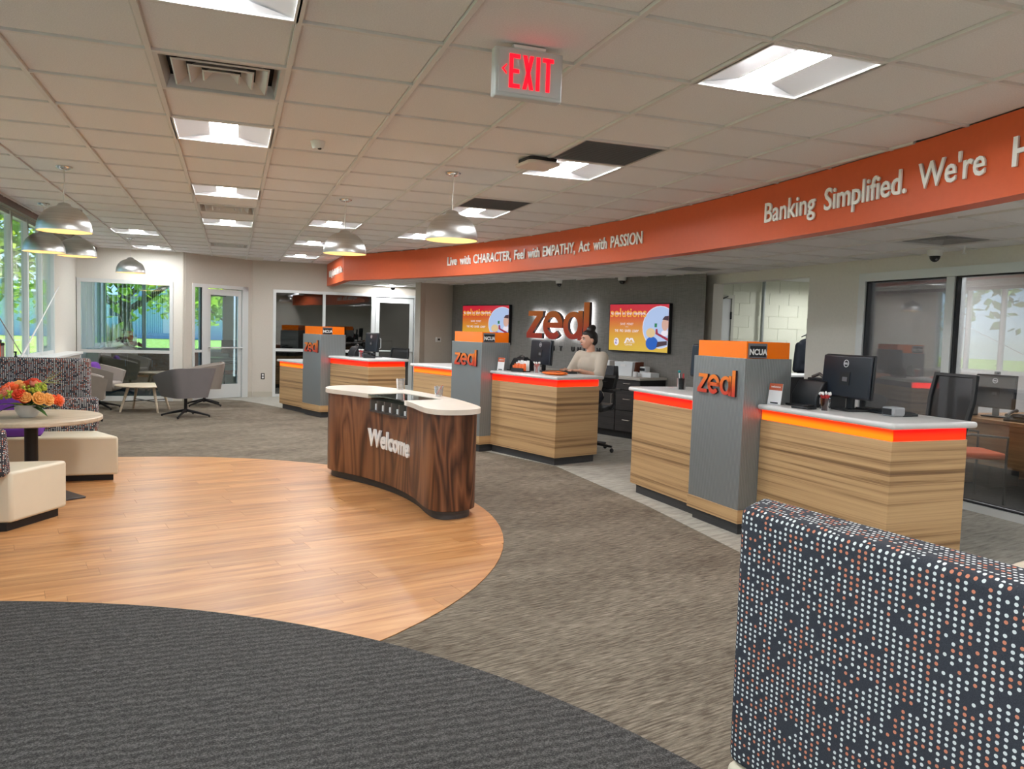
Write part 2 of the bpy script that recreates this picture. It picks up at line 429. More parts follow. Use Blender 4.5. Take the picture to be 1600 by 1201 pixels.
# ================================================================ setting
CH, LCH = 2.67, 2.29            # main ceiling, lowered ceiling behind the fascia
XL, XR, YB = -2.543, 6.14, 16.3
GX, GY, G = -.9735, 2.168, .6096
FC, FR = (-12.432, 5.723), 16.454
A0 = Vector((3.97, 14.7, 0)); A1 = Vector((5.95, 9.115, 0))
def arc(a, r=FR): return (FC[0]+r*math.cos(a), FC[1]+r*math.sin(a))
AE = math.atan2(13.98-FC[1], 1.868-FC[0])       # far end of the fascia
AS = math.atan2(-1.5-FC[1], 2.4-FC[0])

# ---- floors
struct(MB().box((XL-.1, -3, -.06), (XR+.06, 16.4, 0)).build('floor', M_CARPET))
pale = [(-.45,15.68),(-.1,15.70),(.18,15.46),(.48,14.9),(.82,14.14),(1.1,13.50),(1.6,12.2),(2.3,10.4),(2.9,8.9),(3.33,7.85),(3.35,5.9),(3.27,4.5),(3.1,2.6),(2.7,0),(2.2,-2.9),(6.18,-2.9),(6.18,9.3),(5.95,9.115),(3.97,14.7),(4.3,16.34),(.4,16.34)]
struct(MB().prism(pale, .0, .003).build('floor', M_CARPET_L))
wc, wr = (-1.125, 6.044), 3.065
NW = 96
wpoly = [(wc[0]+wr*math.cos(2*PI*k/NW), wc[1]+wr*math.sin(2*PI*k/NW)) for k in range(NW)]
under = MB(); wv_ = [(max(x, XL), y) for x, y in wpoly]; under.prism(wv_, 0, .0015)
wood = struct(under.build('floor', plain('plank_joint', srgb(84,52,30), .7)))
pa = math.radians(13.4); ca, sa = math.cos(pa), math.sin(pa)
def toloc(p): dx, dy = p[0]-wc[0], p[1]-wc[1]; return (dx*ca+dy*sa, -dx*sa+dy*ca)
lcirc = [toloc(p) for p in wpoly]
dpoly = [(-2.008+3.724*math.cos(2*PI*k/120), .936+3.724*math.sin(2*PI*k/120)) for k in range(120)]
PW, PL = .1524, 1.2192
rnd = random.Random(3)
for r in range(-21, 22):
    off = rnd.random()*PL
    for c in range(-4, 5):
        x0 = c*PL+off-PL/2; y0 = r*PW
        q = [(x0+.0007, y0+.0005), (x0+PL-.0007, y0+.0005), (x0+PL-.0007, y0+PW-.0005), (x0+.0007, y0+PW-.0005)]
        pol = clip(q, lcirc)
        if len(pol) < 3 or parea(pol) < .002: continue
        mx, my = sum(p[0] for p in pol)/len(pol), sum(p[1] for p in pol)/len(pol)
        wx, wy = wc[0]+mx*ca-my*sa, wc[1]+mx*sa+my*ca
        if wx < -3.0: continue
        if all(math.hypot(wc[0]+p[0]*ca-p[1]*sa+2.008, wc[1]+p[0]*sa+p[1]*ca-.936) < 3.70 for p in pol): continue
        if all(wc[0]+p[0]*ca-p[1]*sa < XL for p in pol): continue
        b = MB().prism([(p[0]-mx, p[1]-my) for p in pol], .001, .005+rnd.random()*.0003)
        b.build('plank', M_PLANK, wood, (wx, wy, 0), (0, 0, pa))
struct(MB().prism([p for p in clip([(XL,-2.9),(4,-2.9),(4,6),(XL,6)], dpoly)], .0, .0075).build('floor', M_CARPET_D))

# ---- walls
def wall(name, boxes, mat, side=None):
    b = MB()
    for q in boxes: b.box(*q)
    return struct(b.build(name, mat))
WIN0 = 13.6
wall('wall_left', [((XL-.08,-3,-.1),(XL,15.5,.86)), ((XL-.14,WIN0,.86),(XL,15.5,3.0)), ((XL-.14,-3,2.72),(XL,WIN0,3.0))], M_CREAM)
wall('wall_front', [((XL-.2,-3.1,-.1),(XR+4,-3,3.0))], M_CREAM)
# sill under the left windows
struct(MB().box((XL-.02,-2.9,.86),(XL+.24,14.55,.90)).build('trim_1', M_WHITE, bevel=.006))
struct(MB().box((XL,-2.9,.60),(XL+.20,14.50,.858)).build('trim_2', M_CREAM))
# back left wall around the big interior window, angled wall with the door, back wall with the dark storefront
wall('wall_back', [((XL-.14,15.4,2.14),(-.80,15.52,3.0)), ((-1.0,15.4,-.05),(-.80,15.52,2.14))], M_CREAM)
dw0 = Vector((-.83,15.38,0)); dw1 = Vector((.37,16.30,0)); dL = (dw1-dw0).length; dA = math.atan2(dw1.y-dw0.y, dw1.x-dw0.x)
DM = T(*dw0) @ Rz(dA)            # local x along the wall, +y away from the lobby
b = MB(); b.box((0,0,2.14),(dL,.12,3.0),DM); b.box((0,0,-.05),(.18,.12,2.14),DM); b.box((1.40,0,-.05),(dL,.12,2.14),DM)
struct(b.build('wall_door', M_TAUPE))
wall('wall_rear', [((.36,YB,-.05),(.757,YB+.12,3.0)), ((.757,YB,2.125),(3.65,YB+.12,3.0)), ((3.65,YB,-.05),(4.6,YB+.12,3.0))], M_TAUPE)
b = MB().prism([(3.26,14.30),(3.38,14.42),(3.97,14.68),(4.1,14.86),(4.05,15.0),(3.2,14.46)], -.05, LCH+.2)
struct(b.build('wall_pier', M_TAUPE))
b = MB(); ad = (A1-A0).normalized(); an = Vector((-ad.y, ad.x, 0))      # an points away from the lobby
if an.x < 0: an = -an
b.prism([(A0.x,A0.y),(A1.x,A1.y),(6.14,9.40),(6.26,9.45),((A1+an*.2).x+.1,(A1+an*.2).y+.2),((A0+an*.15).x,(A0+an*.15).y)], -.05, LCH+.2)
struct(b.build('wall_accent', M_ACCENT))
OY0, OY1, OZ = 7.334, 9.22, 2.17
wall('wall_right', [((XR,6.56,-.05),(XR+.16,OY0,2.6)), ((XR,OY0,OZ),(XR+.16,OY1,2.6)), ((XR,OY1,-.05),(XR+.16,9.41,2.6)), ((XR,-3,2.155),(XR+.12,6.56,2.6))], M_CREAM)
# baseboards
M_BASEB = plain('tan_rubber_base', (.50,.46,.38), .6)
struct(MB().box((.39,YB-.012,0),(.757,YB,.105)).build('baseboard_rear', M_BASEB))
struct(MB().box((0.002,-.012,0),(.18,0,.105),DM).box((1.40,-.012,0),(dL-.01,0,.105),DM).build('baseboard_door', M_BASEB))
struct(MB().box((XR-.012,6.58,0),(XR,OY0-.005,.105)).build('baseboard_right', M_BASEB))

# ---- main ceiling
CP = [(-2.22,-3.0)] + [arc(AS+(AE-AS)*k/40) for k in range(41)] + [(1.79,YB),(-2.22,YB)]
CPA = [(-2.22,-3.0)] + [arc(AS+(AE-AS)*k/40) for k in range(41)] + [(1.46,14.7),(-2.22,14.7)]
CPB = [(-2.22,13.0),(1.84,13.0),(1.80,YB),(-2.22,YB)]
def ccw(p): return p if sum(p[i][0]*p[(i+1)%len(p)][1]-p[(i+1)%len(p)][0]*p[i][1] for i in range(len(p))) > 0 else p[::-1]
CP = ccw(CP)
slab = MB().prism(CP, CH+.085, CH+.11)
ceil = struct(slab.build('ceiling', M_GRID))
LIGHTS = {(1,1),(1,5),(1,9),(1,13),(-1,16),(-1,20),(3,12),(3,16),(3,20),(5,1),(5,5),(5,9),(5,13),(1,-4),(5,-4),(-2,-6),(2,-7),(5,-7),(-2,-3)}
VENTS = {(1,3),(1,11),(1,18)}
RETURNS = {(5,4),(5,8)}
tile_cache = {}
def cell(i, j): return (GX+G*i, GY+G*j, GX+G*(i+1), GY+G*(j+1))
gap = .012
def tile_at(i, j, z, cp, parent):
    x0, y0, x1, y1 = cell(i, j); q = [(x0+gap,y0+gap),(x1-gap,y0+gap),(x1-gap,y1-gap),(x0+gap,y1-gap)]
    p = clip(q, cp) if cp else q
    if len(p) < 3 or parea(p) < .004: return
    cx, cy = (x0+x1)/2, (y0+y1)/2
    full = abs(parea(p)-(G-2*gap)**2) < 1e-6
    if full and 't' in tile_cache:
        o = bpy.data.objects.new('ceiling_tile', tile_cache['t']); COL.objects.link(o); o.parent = parent; o.location = (cx, cy, z)
    else:
        bb = MB(); pp = [(a-cx, c_-cy) for a, c_ in p]
        s_ = .965
        mx = sum(a for a, _ in pp)/len(pp); my = sum(c_ for _, c_ in pp)/len(pp)
        n = len(pp)
        pp = ccw(pp)
        inner = [(mx+(a-mx)*s_, my+(c_-my)*s_) for a, c_ in pp]
        vs = [(a,c_,.018) for a,c_ in pp]+[(a,c_,.0) for a,c_ in pp]+[(a,c_,-.006) for a,c_ in inner]
        fs = [tuple(range(n))]+[(k, k+n, (k+1)%n+n, (k+1)%n) for k in range(n)]+[(k+n, k+2*n, (k+1)%n+2*n, (k+1)%n+n) for k in range(n)]+[tuple(range(3*n-1,2*n-1,-1))]
        bb.add(vs, fs)
        o = bb.build('ceiling_tile', M_TILE, parent, (cx, cy, z))
        if full: tile_cache['t'] = o.data
for i in range(-3, 9):
    for j in range(-3, 24):
        if (i,j) in LIGHTS or (i,j) in VENTS or (i,j) in RETURNS: continue
        if j < -2 or (i,j) == (-2,-3): continue
        tile_at(i, j, CH+.011, ccw(CPA if GY+G*(j+1) < 14.2 else CPB), ceil)
# plain board over the part behind the camera
MB().box((-2.22,-3,CH),(2.5,GY-2*G-.01,CH+.02)).build('ceiling_board', M_TILE, ceil)
# grid: main runners and cross tees, each bar its own piece
for i in range(-2, 10):
    x = GX+G*i
    ys = [y for y in [GY-2*G+.05*k for k in range(400)] if y < YB and math.hypot(x-FC[0], y-FC[1]) < FR]
    if x < -2.22 or not ys: continue
    MB().box((x-.012, ys[0], CH-.006), (x+.012, ys[-1], CH+.02)).build('main_runner', M_GRID, ceil)
for j in range(-2, 24):
    y = GY+G*j
    if y > YB: continue
    xe = min(FC[0]+math.sqrt(FR**2-(y-FC[1])**2), 9) if y < 13.98 else 1.8
    MB().box((-2.22, y-.012, CH-.0045), (xe, y+.012, CH+.02)).build('cross_tee', M_GRID, ceil)
struct(MB().box((-2.27,-3,2.60),(-2.22,15.4,CH+.06)).build('trim_3', plain('brown_edge_trim', (.17,.12,.10), .5)))
struct(MB().box((XL,-3,2.95),(-2.22,15.4,3.0)).build('ceiling', M_CREAM))
struct(MB().box((-3.4,-3.3,3.02),(11.5,20.6,3.16)).build('roof', M_GREYW))  # unseen slab added to keep sun from leaking into the rooms

# ---- lowered ceiling behind the fascia
LP = ccw([(1.9,YB),(4.6,YB),(4.6,14.3),(6.2,9.4),(6.2,-3.0),(2.2,-3.0),(1.5,5)])
lce = struct(MB().prism([arc(AS+(AE-AS)*k/30, FR+.1) for k in range(31)]+[(1.9,YB),(4.6,YB),(6.2,9.45),(6.2,-3.0),(2.5,-3.0)], LCH+.085, LCH+.11).build('ceiling', M_GRID))
LVENTS = set()
LLIGHT = {(6,22),(9,-1)}
def lcell_poly(i, j):
    x0, y0, x1, y1 = cell(i, j); a = math.atan2((y0+y1)/2-FC[1], (x0+x1)/2-FC[0])
    tx, ty = arc(a, FR+.12); c_, s_ = math.cos(a), math.sin(a)
    # half plane beyond the fascia, plus the walls
    far = 30
    q = [(x0+gap,y0+gap),(x1-gap,y0+gap),(x1-gap,y1-gap),(x0+gap,y1-gap)]
    hp = ccw([(tx-s_*far,ty+c_*far),(tx+s_*far,ty-c_*far),(tx+s_*far+c_*far,ty-c_*far+s_*far),(tx-s_*far+c_*far,ty+c_*far+s_*far)])
    q = clip(q, hp)
    if q: q = clip(q, ccw([(1.9,-3.0),(6.14,-3.0),(6.14,9.4),(4.0,YB),(1.9,YB)]))
    return q
VC = []
for (vx, vy) in ((5.47,4.83),(5.43,8.38)):
    i = math.floor((vx-GX)/G); j = math.floor((vy-GY)/G); LVENTS.add((i,j)); VC.append((i,j))
for i in range(4, 12):
    for j in range(-1, 24):
        if (i,j) in LVENTS or (i,j) in LLIGHT: continue
        q = lcell_poly(i, j)
        if len(q) < 3 or parea(q) < .01: continue
        tile_at(i, j, LCH+.011, ccw(q), lce)
for i in range(5, 12):
    x = GX+G*i
    ys = [y for y in [-3+.05*k for k in range(390)] if math.hypot(x-FC[0], y-FC[1]) > FR+.12 and (y < 9.3 or x < 4.6-(y-14)*1.54/4.7 or y > 14.0 and x < 4.6)]
    runs = []
    for y in ys:
        if runs and y-runs[-1][1] < .06: runs[-1][1] = y
        else: runs.append([y, y])
    for a, c in runs:
        if c-a > .2 and c > -1: MB().box((x-.012, a, LCH-.006), (x+.012, c, LCH+.02)).build('main_runner', M_GRID, lce)
for j in range(-5, 24):
    y = GY+G*j
    if y > YB: continue
    d_ = FR**2-(y-FC[1])**2; xs = FC[0]+math.sqrt(d_)+.12 if y < 13.98 else 1.95
    xe = XR if y < 9.3 else (4.6+(14.0-y)*1.54/4.7 if y < 14 else 4.6)
    if xe > xs: MB().box((xs, y-.012, LCH-.0045), (xe, y+.012, LCH+.02)).build('cross_tee', M_GRID, lce)

# ---- curved orange fascia with its lettering
fo = [arc(AS+(AE-AS)*k/90) for k in range(91)]; fi = [arc(AS+(AE-AS)*k/90, FR+.14) for k in range(91)]
b = MB(); n = len(fo); z0, z1 = 2.235, CH
vs = [(x,y,z0) for x,y in fo]+[(x,y,z1) for x,y in fo]+[(x,y,z0) for x,y in fi]+[(x,y,z1) for x,y in fi]; fs = []
for k in range(n-1):
    fs += [(k,k+n,k+n+1,k+1), (k+2*n,k+2*n+1,k+3*n+1,k+3*n), (k,k+1,k+2*n+1,k+2*n)]
fs += [(0,2*n,3*n,n), (n-1,2*n-1,4*n-1,3*n-1)]
b.add(vs, fs)
ex0, ey0 = fo[-1]
b.prism([(ex0,ey0),(fi[-1][0],fi[-1][1]),(1.93,YB),(1.79,YB)], z0, z1)
fascia = struct(b.build('trim_4', M_FASCIA, smooth=30))
def arc_warp(a0, z, off=.012):
    def w(co):
        a = a0-co.x/FR; r = FR-off-co.z
        return Vector((FC[0]+r*math.cos(a), FC[1]+r*math.sin(a), z+co.y))
    return w
def arc_words(words, s0, total, z, cap, gap_w):
    # lay words along the arc; widths measured then scaled to the total length
    ms = []
    for w in words:
        me = text_mesh(w, cap/.70, 1.0, .006, .0026, 1.0)
        xs = [v.co.x for v in me.vertices]; ms.append((min(xs), max(xs))); bpy.data.meshes.remove(me)
    tot = sum(b_-a_ for a_, b_ in ms)+gap_w*(len(words)-1)
    k = total/tot; x = 0
    for w, (a_, b_) in zip(words, ms):
        fit = (b_-a_)*k
        text_part('lettering', w, cap/.70, M_LETTER, fascia, None, 1.0, .006, .0026, 1.0, fit=fit, warp=arc_warp((s0-x)/FR, z), label='white raised letters reading '+w.strip('.,'))
        x += fit+gap_w*k
arc_words(['Live','with','CHARACTER,','Feel','with','EMPATHY,','Act','with','PASSION'], 5.81, 4.30, 2.389, .124, .085)
arc_words(['Banking','Simplified.',"We're"], -.378, 2.13, 2.38, .152, .11)
arc_words(['Here.'], -2.69, .55, 2.38, .152, .11)
em = Matrix(((-.035,0,0,0),(-1,0,0,0),(0,1,0,0),(0,0,0,1)))
def endw(co):
    y = 15.85-co.x
    return Vector((1.79+(YB-y)*.0115-.012-co.z, y, 2.39+co.y))
text_part('lettering', "Banking Simplified. We're Here.", .165, M_LETTER, fascia, None, 1, .006, .004, fit=1.78, warp=endw)

# ---- windows
NWIN = [0]
def frame_bar(b, a, c): b.box(a, c)
def pane_window(name_n, boxes, panes, mat_glass, M=None, gasket=None):
    """a window: one frame mesh that parents its glass panes"""
    b = MB()
    for q, (a, c) in enumerate(boxes):
        e_ = .0008*q; b.box((a[0]+e_, a[1]+e_, a[2]+e_), (c[0]-e_, c[1]-e_, c[2]-e_), M)
    o = struct(b.build('window_%d' % name_n, M_FRAME))
    for a, c in panes: MB().box(a, c, M).build('pane', mat_glass, o)
    if gasket:
        for a, c in gasket: MB().box(a, c, M).build('gasket', M_GASKET, o)
    return o
wi = 1
y1 = WIN0
while y1 > -2.6:
    y0 = y1-.81
    fr = [((XL-.06,y1-.05,.90),(XL+.012,y1,2.72)), ((XL-.06,y0,.90),(XL+.012,y0+.02,2.72)), ((XL-.06,y0,.90),(XL+.0,y1,.95)), ((XL-.06,y0,2.67),(XL+.0,y1,2.72))]
    pane_window(wi, fr, [((XL-.04,y0+.02,.95),(XL-.034,y1-.05,2.67))], M_GLASS, gasket=[((XL-.03,y0+.02,.95),(XL+.011,y0+.034,2.67))])
    wi += 1; y1 = y0
# big interior window of the corner office
X0, X1, YW = -2.53, -1.0, 15.4
pane_window(wi, [((X0,YW-.02,0),(X0+.06,YW+.10,2.14)), ((X1-.06,YW-.02,0),(X1,YW+.10,2.14)), ((X0,YW-.02,2.07),(X1,YW+.10,2.14)), ((X0,YW-.02,.85),(X1,YW+.10,.91)), ((X0,YW-.02,0),(X1,YW+.10,.09))],
            [((X0+.06,YW+.03,.91),(X1-.06,YW+.038,2.07)), ((X0+.06,YW+.03,.09),(X1-.06,YW+.038,.85))], M_GLASS_B); wi += 1
# sidelight + door in the angled wall
pane_window(wi, [((.18,-.02,0),(.225,.10,2.14)), ((.38,-.02,0),(.50,.10,2.14)), ((.18,-.02,2.075),(.50,.10,2.14)), ((.225,-.01,.88),(.38,.09,.93)), ((.225,-.01,0),(.38,.09,.07))],
            [((.225,.03,.93),(.38,.038,2.075)), ((.225,.03,.07),(.38,.038,.88))], M_GLASS_B, DM, gasket=[((.37,.0,.07),(.383,.03,2.075))]); wi += 1
b = MB(); b.box((.50,-.02,2.075),(1.40,.10,2.14),DM); b.box((1.27,-.02,0),(1.40,.10,2.14),DM)
dfr = struct(b.build('trim_5', M_FRAME))
b = MB(); b.box((.51,.01,0.01),(.575,.055,2.06),DM); b.box((1.19,.01,0.01),(1.26,.055,2.06),DM); b.box((.575,.01,1.95),(1.19,.055,2.06),DM); b.box((.575,.01,.01),(1.19,.055,.27),DM)
door1 = struct(b.build('door_1', M_FRAME))
MB().box((.575,.03,.27),(1.19,.036,1.95),DM).build('pane', M_GLASS_B, door1)
b = MB().tube([DM @ Vector((.53,-.05,.967)), DM @ Vector((1.24,-.05,.967))], .014, 8).box((.53,-.05,.955),(.55,.01,.98),DM).box((1.22,-.05,.955),(1.24,.01,.98),DM)
b.build('push_bar', M_ALU, door1)
MB().box((.60,.06,1.93),(.95,.12,1.985),DM).build('door_closer', M_BLACK2, door1)
# dark storefront
SX = [.757, 1.74, 2.72]
pane_window(wi, [((.757,YB-.02,0),(.812,YB+.10,2.125)), ((1.715,YB-.02,0),(1.77,YB+.10,2.125)), ((2.69,YB-.02,0),(2.77,YB+.10,2.125)), ((.757,YB-.02,2.065),(3.65,YB+.10,2.125)), ((.812,YB-.02,.905),(2.69,YB+.10,.965)), ((.812,YB-.02,0),(2.69,YB+.10,.06)), ((3.58,YB-.02,0),(3.65,YB+.10,2.125))],
            [((.812,YB+.03,.965),(1.715,YB+.038,2.065)), ((1.77,YB+.03,.965),(2.69,YB+.038,2.065)), ((.812,YB+.03,.06),(1.715,YB+.038,.905)), ((1.77,YB+.03,.06),(2.69,YB+.038,.905))], M_GLASS_D); wi += 1
b = MB(); b.box((2.78,YB,.01),(2.86,YB+.05,2.05)); b.box((3.49,YB,.01),(3.57,YB+.05,2.05)); b.box((2.86,YB,1.95),(3.49,YB+.05,2.05)); b.box((2.86,YB,.01),(3.49,YB+.05,.25))
door2 = struct(b.build('door_2', M_FRAME))
MB().box((2.86,YB+.02,.25),(3.49,YB+.026,1.95)).build('pane', M_GLASS_D, door2)
MB().tube([(2.80,YB-.05,.955),(3.55,YB-.05,.955)], .014, 8).box((2.80,YB-.05,.945),(2.82,YB,.965)).box((3.53,YB-.05,.945),(3.55,YB,.965)).build('push_bar', M_ALU, door2)
MB().tube([(2.87,YB-.01,1.0),(2.89,YB-.05,1.02),(2.89,YB-.05,1.2),(2.87,YB-.01,1.22)], .008, 6).build('handle', M_ALU, door2)
# right office glazing
ry = [6.56, 5.44, 4.28, 3.12, 1.96, .80, -.36]
fr = [((XR-.02,6.47,0),(XR+.12,6.56,2.155)), ((XR-.02,-.4,2.07),(XR+.12,6.47,2.155)), ((XR-.02,-.4,0),(XR+.12,6.47,.07))]
pn = []; gk = []
for a, c in zip(ry[:-1], ry[1:]):
    fr.append(((XR-.02,c-.035,.07),(XR+.12,c+.055,2.07)))
    hi = a-.09 if a == 6.56 else a-.035
    pn.append(((XR+.045,c+.055,.07),(XR+.053,hi,2.07)))
    gk.append(((XR-.0,hi-.022,.07),(XR+.045,hi,2.07)))
    gk.append(((XR+.0,c+.055,.07),(XR+.04,hi,.082))); gk.append(((XR+.0,c+.055,2.058),(XR+.04,hi,2.07)))
pane_window(wi, fr, pn, M_GLASS_R, gasket=gk); wi += 1
wall('wall_right', [((XR,-3,-.05),(XR+.12,-.40,2.6))], M_CREAM)

# ---- corner office beyond the interior window
OYB = 18.3
struct(MB().box((XL-.1,15.5,-.06),(.55,OYB+.1,-.001)).build('floor', plain('slate_blue_carpet', srgb(70,84,98), .95, vary=.1)))
struct(MB().box((XL-.1,15.52,CH),(.55,OYB+.1,CH+.04)).build('ceiling', M_CREAM))
wall('wall_office', [((.42,16.42,-.05),(.54,OYB+.1,3.0)), ((-.17,OYB,-.05),(.54,OYB+.12,3.0)), ((XL-.14,OYB,-.1),(-.17,OYB+.12,.80)), ((XL-.14,OYB,2.45),(-.17,OYB+.12,3.0)), ((XL-.14,15.5,-.1),(XL,OYB+.12,.80)), ((XL-.14,15.5,2.45),(XL,OYB+.12,3.0))], M_CREAM)
yy = [15.55, 16.24, 16.93, 17.62, 18.25]
for a, c in zip(yy[:-1], yy[1:]):
    pane_window(wi, [((XL-.10,a,.80),(XL+.03,a+.05,2.45)), ((XL-.10,c-.03,.80),(XL+.03,c,2.45)), ((XL-.10,a,.80),(XL+.03,c,.86)), ((XL-.10,a,2.40),(XL+.03,c,2.45))], [((XL-.05,a+.05,.86),(XL-.042,c-.03,2.40))], M_GLASS); wi += 1
xx = [-2.52, -1.76, -1.0, -.17]
for a, c in zip(xx[:-1], xx[1:]):
    pane_window(wi, [((a,OYB-.03,.80),(a+.04,OYB+.10,2.45)), ((c-.03,OYB-.03,.80),(c,OYB+.10,2.45)), ((a,OYB-.03,.80),(c,OYB+.10,.86)), ((a,OYB-.03,2.40),(c,OYB+.10,2.45))], [((a+.04,OYB+.05,.86),(c-.03,OYB+.058,2.40))], M_GLASS); wi += 1
# ---- dark office behind the storefront
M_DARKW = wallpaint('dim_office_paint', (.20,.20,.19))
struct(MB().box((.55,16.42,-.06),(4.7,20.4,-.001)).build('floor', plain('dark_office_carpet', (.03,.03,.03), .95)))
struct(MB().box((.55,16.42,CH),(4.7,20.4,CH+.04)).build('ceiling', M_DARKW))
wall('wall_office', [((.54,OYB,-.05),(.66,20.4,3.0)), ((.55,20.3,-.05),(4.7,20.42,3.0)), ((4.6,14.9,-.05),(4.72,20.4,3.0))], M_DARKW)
# ---- right office and the corridor beyond the opening
struct(MB().box((XR+.06,-3,-.06),(10.4,11.4,-.001)).build('floor', plain('charcoal_office_carpet', (.028,.028,.03), .95, vary=.2)))
struct(MB().box((XR+.12,-3,2.45),(10.4,11.4,2.5)).build('ceiling', M_WHITE))
wall('wall_office', [((9.2,-3,-.05),(9.32,7.0,2.5)), ((XR+.16,6.95,-.05),(10.3,7.07,2.5)), ((XR+.12,-3.0,-.05),(10.3,-2.9,2.5))], plain('pale_grey_office_paint', (.66,.64,.62), .8))
wall('wall_corridor', [((10.2,7.07,-.05),(10.32,11.4,2.5))], M_CREAM)
M_BLOCK = wallpaint('painted_block', (.74,.75,.62), 60, .25)
bw = struct(MB().box((XR+.05,11.24,-.05),(10.3,11.36,2.5)).build('wall_corridor', M_BLOCK))
bm = None
for r in range(0, 12):
    z = .03+r*.2
    for c in range(0, 9):
        x = 6.6+c*.4+(.2 if r % 2 else 0)
        if x+.4 < 7.90: continue
        if x < 7.87: MB().box((7.87,11.232,z+.004),(x+.397,11.25,z+.196)).build('block', M_BLOCK, bw, bevel=.003); continue
        if bm is None: bm = MB().box((-.197,0,-.096),(.197,.015,.096)).mesh('block', M_BLOCK)
        o = bpy.data.objects.new('block', bm); COL.objects.link(o); o.parent = bw; o.location = (x+.2, 11.232, z+.1)
# ================================================================ ceiling fixtures
def troffer(loc, label, group):
    t = thing('ceiling_light', label, 'ceiling light', loc, 0, group)
    h = G/2-.004
    b = MB(); w = .018
    for a, c in (((-h,-h,-.006),(h,-h+w,.02)), ((-h,h-w,-.006),(h,h,.02)), ((-h,-h+w,-.006),(-h+w,h-w,.02)), ((h-w,-h+w,-.006),(h,h-w,.02))): b.box(a, c)
    b.build('frame', M_WHITE, t)
    prof = [(-h+w,.004),(-.20,.020),(-.14,.027),(-.085,.030)]; y0, y1 = -h+w, h-w
    b = MB(); vs = []; fs = []
    full = prof+[(-x,z) for x, z in prof[::-1]]
    for x, z in full: vs += [(x,y0,z),(x,y1,z)]
    for k in range(len(full)-1): fs.append((2*k,2*k+1,2*k+3,2*k+2))
    vs2 = [(-h+w,y0,.003),(h-w,y0,.003),(.085,y0+.06,.029),(-.085,y0+.06,.029)]
    b.add(vs, fs); b.add(vs2, [(0,1,2,3)]); b.add([(x,-y,z) for x,y,z in vs2], [(3,2,1,0)])
    b.build('reflector', M_REFL, t, smooth=40)
    b = MB(); pr_ = [(-.085,.030),(-.06,.0265),(-.03,.0245),(.03,.0245),(.06,.0265),(.085,.030)]
    vs = []; fs = []
    for x, z in pr_: vs += [(x,y0+.045,z),(x,y1-.045,z)]
    for k in range(5): fs.append((2*k,2*k+1,2*k+3,2*k+2))
    b.add(vs, fs); b.build('lens', M_LENS, t, smooth=60)
    return t
def ccell(i, j): x0, y0, x1, y1 = cell(i, j); return ((x0+x1)/2, (y0+y1)/2, CH)
LL = {(1,1):'square ceiling light cut by the top edge of the photo, nearest left',
 (1,5):'square ceiling light just past the large square vent', (1,9):'square ceiling light before the second vent of the left lane', (1,13):'square ceiling light between the second and third vents',
 (-1,16):'ceiling light in the window lane, nearer of its two', (-1,20):'ceiling light in the window lane, farther one above the interior window',
 (3,12):'ceiling light above the middle pendant lamp, nearest of three in its lane', (3,16):'ceiling light in the lane of the middle pendant, second of three', (3,20):'ceiling light farthest back near the fascia end',
 (5,1):'large bright square ceiling light at the upper right of the exit sign', (5,5):'bright ceiling light beside the ceiling access point and grey grille', (5,9):'ceiling light partly behind the right pendant cord, with grey grille before it', (5,13):'ceiling light seen just left of the right pendant shade',
 (1,-4):'unseen light added behind the camera in the left lane', (5,-4):'unseen light added behind the camera in the right lane', (-2,-6):'unseen light added behind the camera by the windows, farther back', (2,-7):'unseen light added farthest behind the camera', (5,-7):'unseen light added farthest behind the camera at the right', (-2,-3):'unseen light added behind the camera by the windows'}  # the lights behind the camera are added, unseen, to brighten the lobby
for k in sorted(LIGHTS):
    p_ = ccell(*k); troffer(p_ if k[1] >= 0 else (p_[0], p_[1], CH-.05), LL[k], 'square ceiling lights')
x0, y0, x1, y1 = cell(6,22); troffer(((x0+x1)/2, (y0+y1)/2, LCH), 'ceiling light in the lowered ceiling by the dark storefront door', 'square ceiling lights')
x0, y0, x1, y1 = cell(9,-1); troffer(((x0+x1)/2, (y0+y1)/2, LCH), 'unseen light added in the lowered ceiling outside the right edge of the photo', 'square ceiling lights')  # added out of view to brighten the right side
x0, y0, x1, y1 = cell(9,-5); troffer(((x0+x1)/2, (y0+y1)/2, LCH-.0), 'unseen light added in the lowered ceiling behind the camera', 'square ceiling lights')  # another unseen light added for the dim right side
def vent(loc, label, dark=False):
    t = thing('ceiling_vent', label, 'air vent', loc, 0, 'square ceiling vents')
    h = G/2-.004
    b = MB()
    def ring(b, o, i, zo, zi):
        vs = [(-o,-o,zo),(o,-o,zo),(o,o,zo),(-o,o,zo),(-i,-i,zi),(i,-i,zi),(i,i,zi),(-i,i,zi)]
        b.add(vs, [(0,1,5,4),(1,2,6,5),(2,3,7,6),(3,0,4,7)])
    ring(b, h, h-.03, -.004, -.004); ring(b, h-.03, h-.05, -.004, .06)
    b.build('frame', M_VENT, t)
    for r in (.215, .145, .08):
        b = MB(); ring(b, r, r-.052, -.002, .045); ring(b, r+.008, r, .004, -.002); b.build('louver', M_VENT if not dark else plain('shaded_vent_louver', (.30,.30,.30), .5), t)  # lowered-ceiling louvers are greyed, their under-lit look painted into the colour
    MB().box((-h,-h,.075),(h,h,.08)).build('plenum', M_VOID, t)
    return t
vent(ccell(1,3), 'large square air vent at the upper left, nearest of the vents'); vent(ccell(1,11), 'square air vent between two ceiling lights, middle of the left lane'); vent(ccell(1,18), 'small far air vent above the glass office door')
for (i, j), l in zip(VC, ('shade-toned air vent in the lowered ceiling above the right glass wall', 'air vent in the lowered ceiling before the block-wall opening')):
    x0, y0, x1, y1 = cell(i, j); vent(((x0+x1)/2, (y0+y1)/2, LCH), l, True)
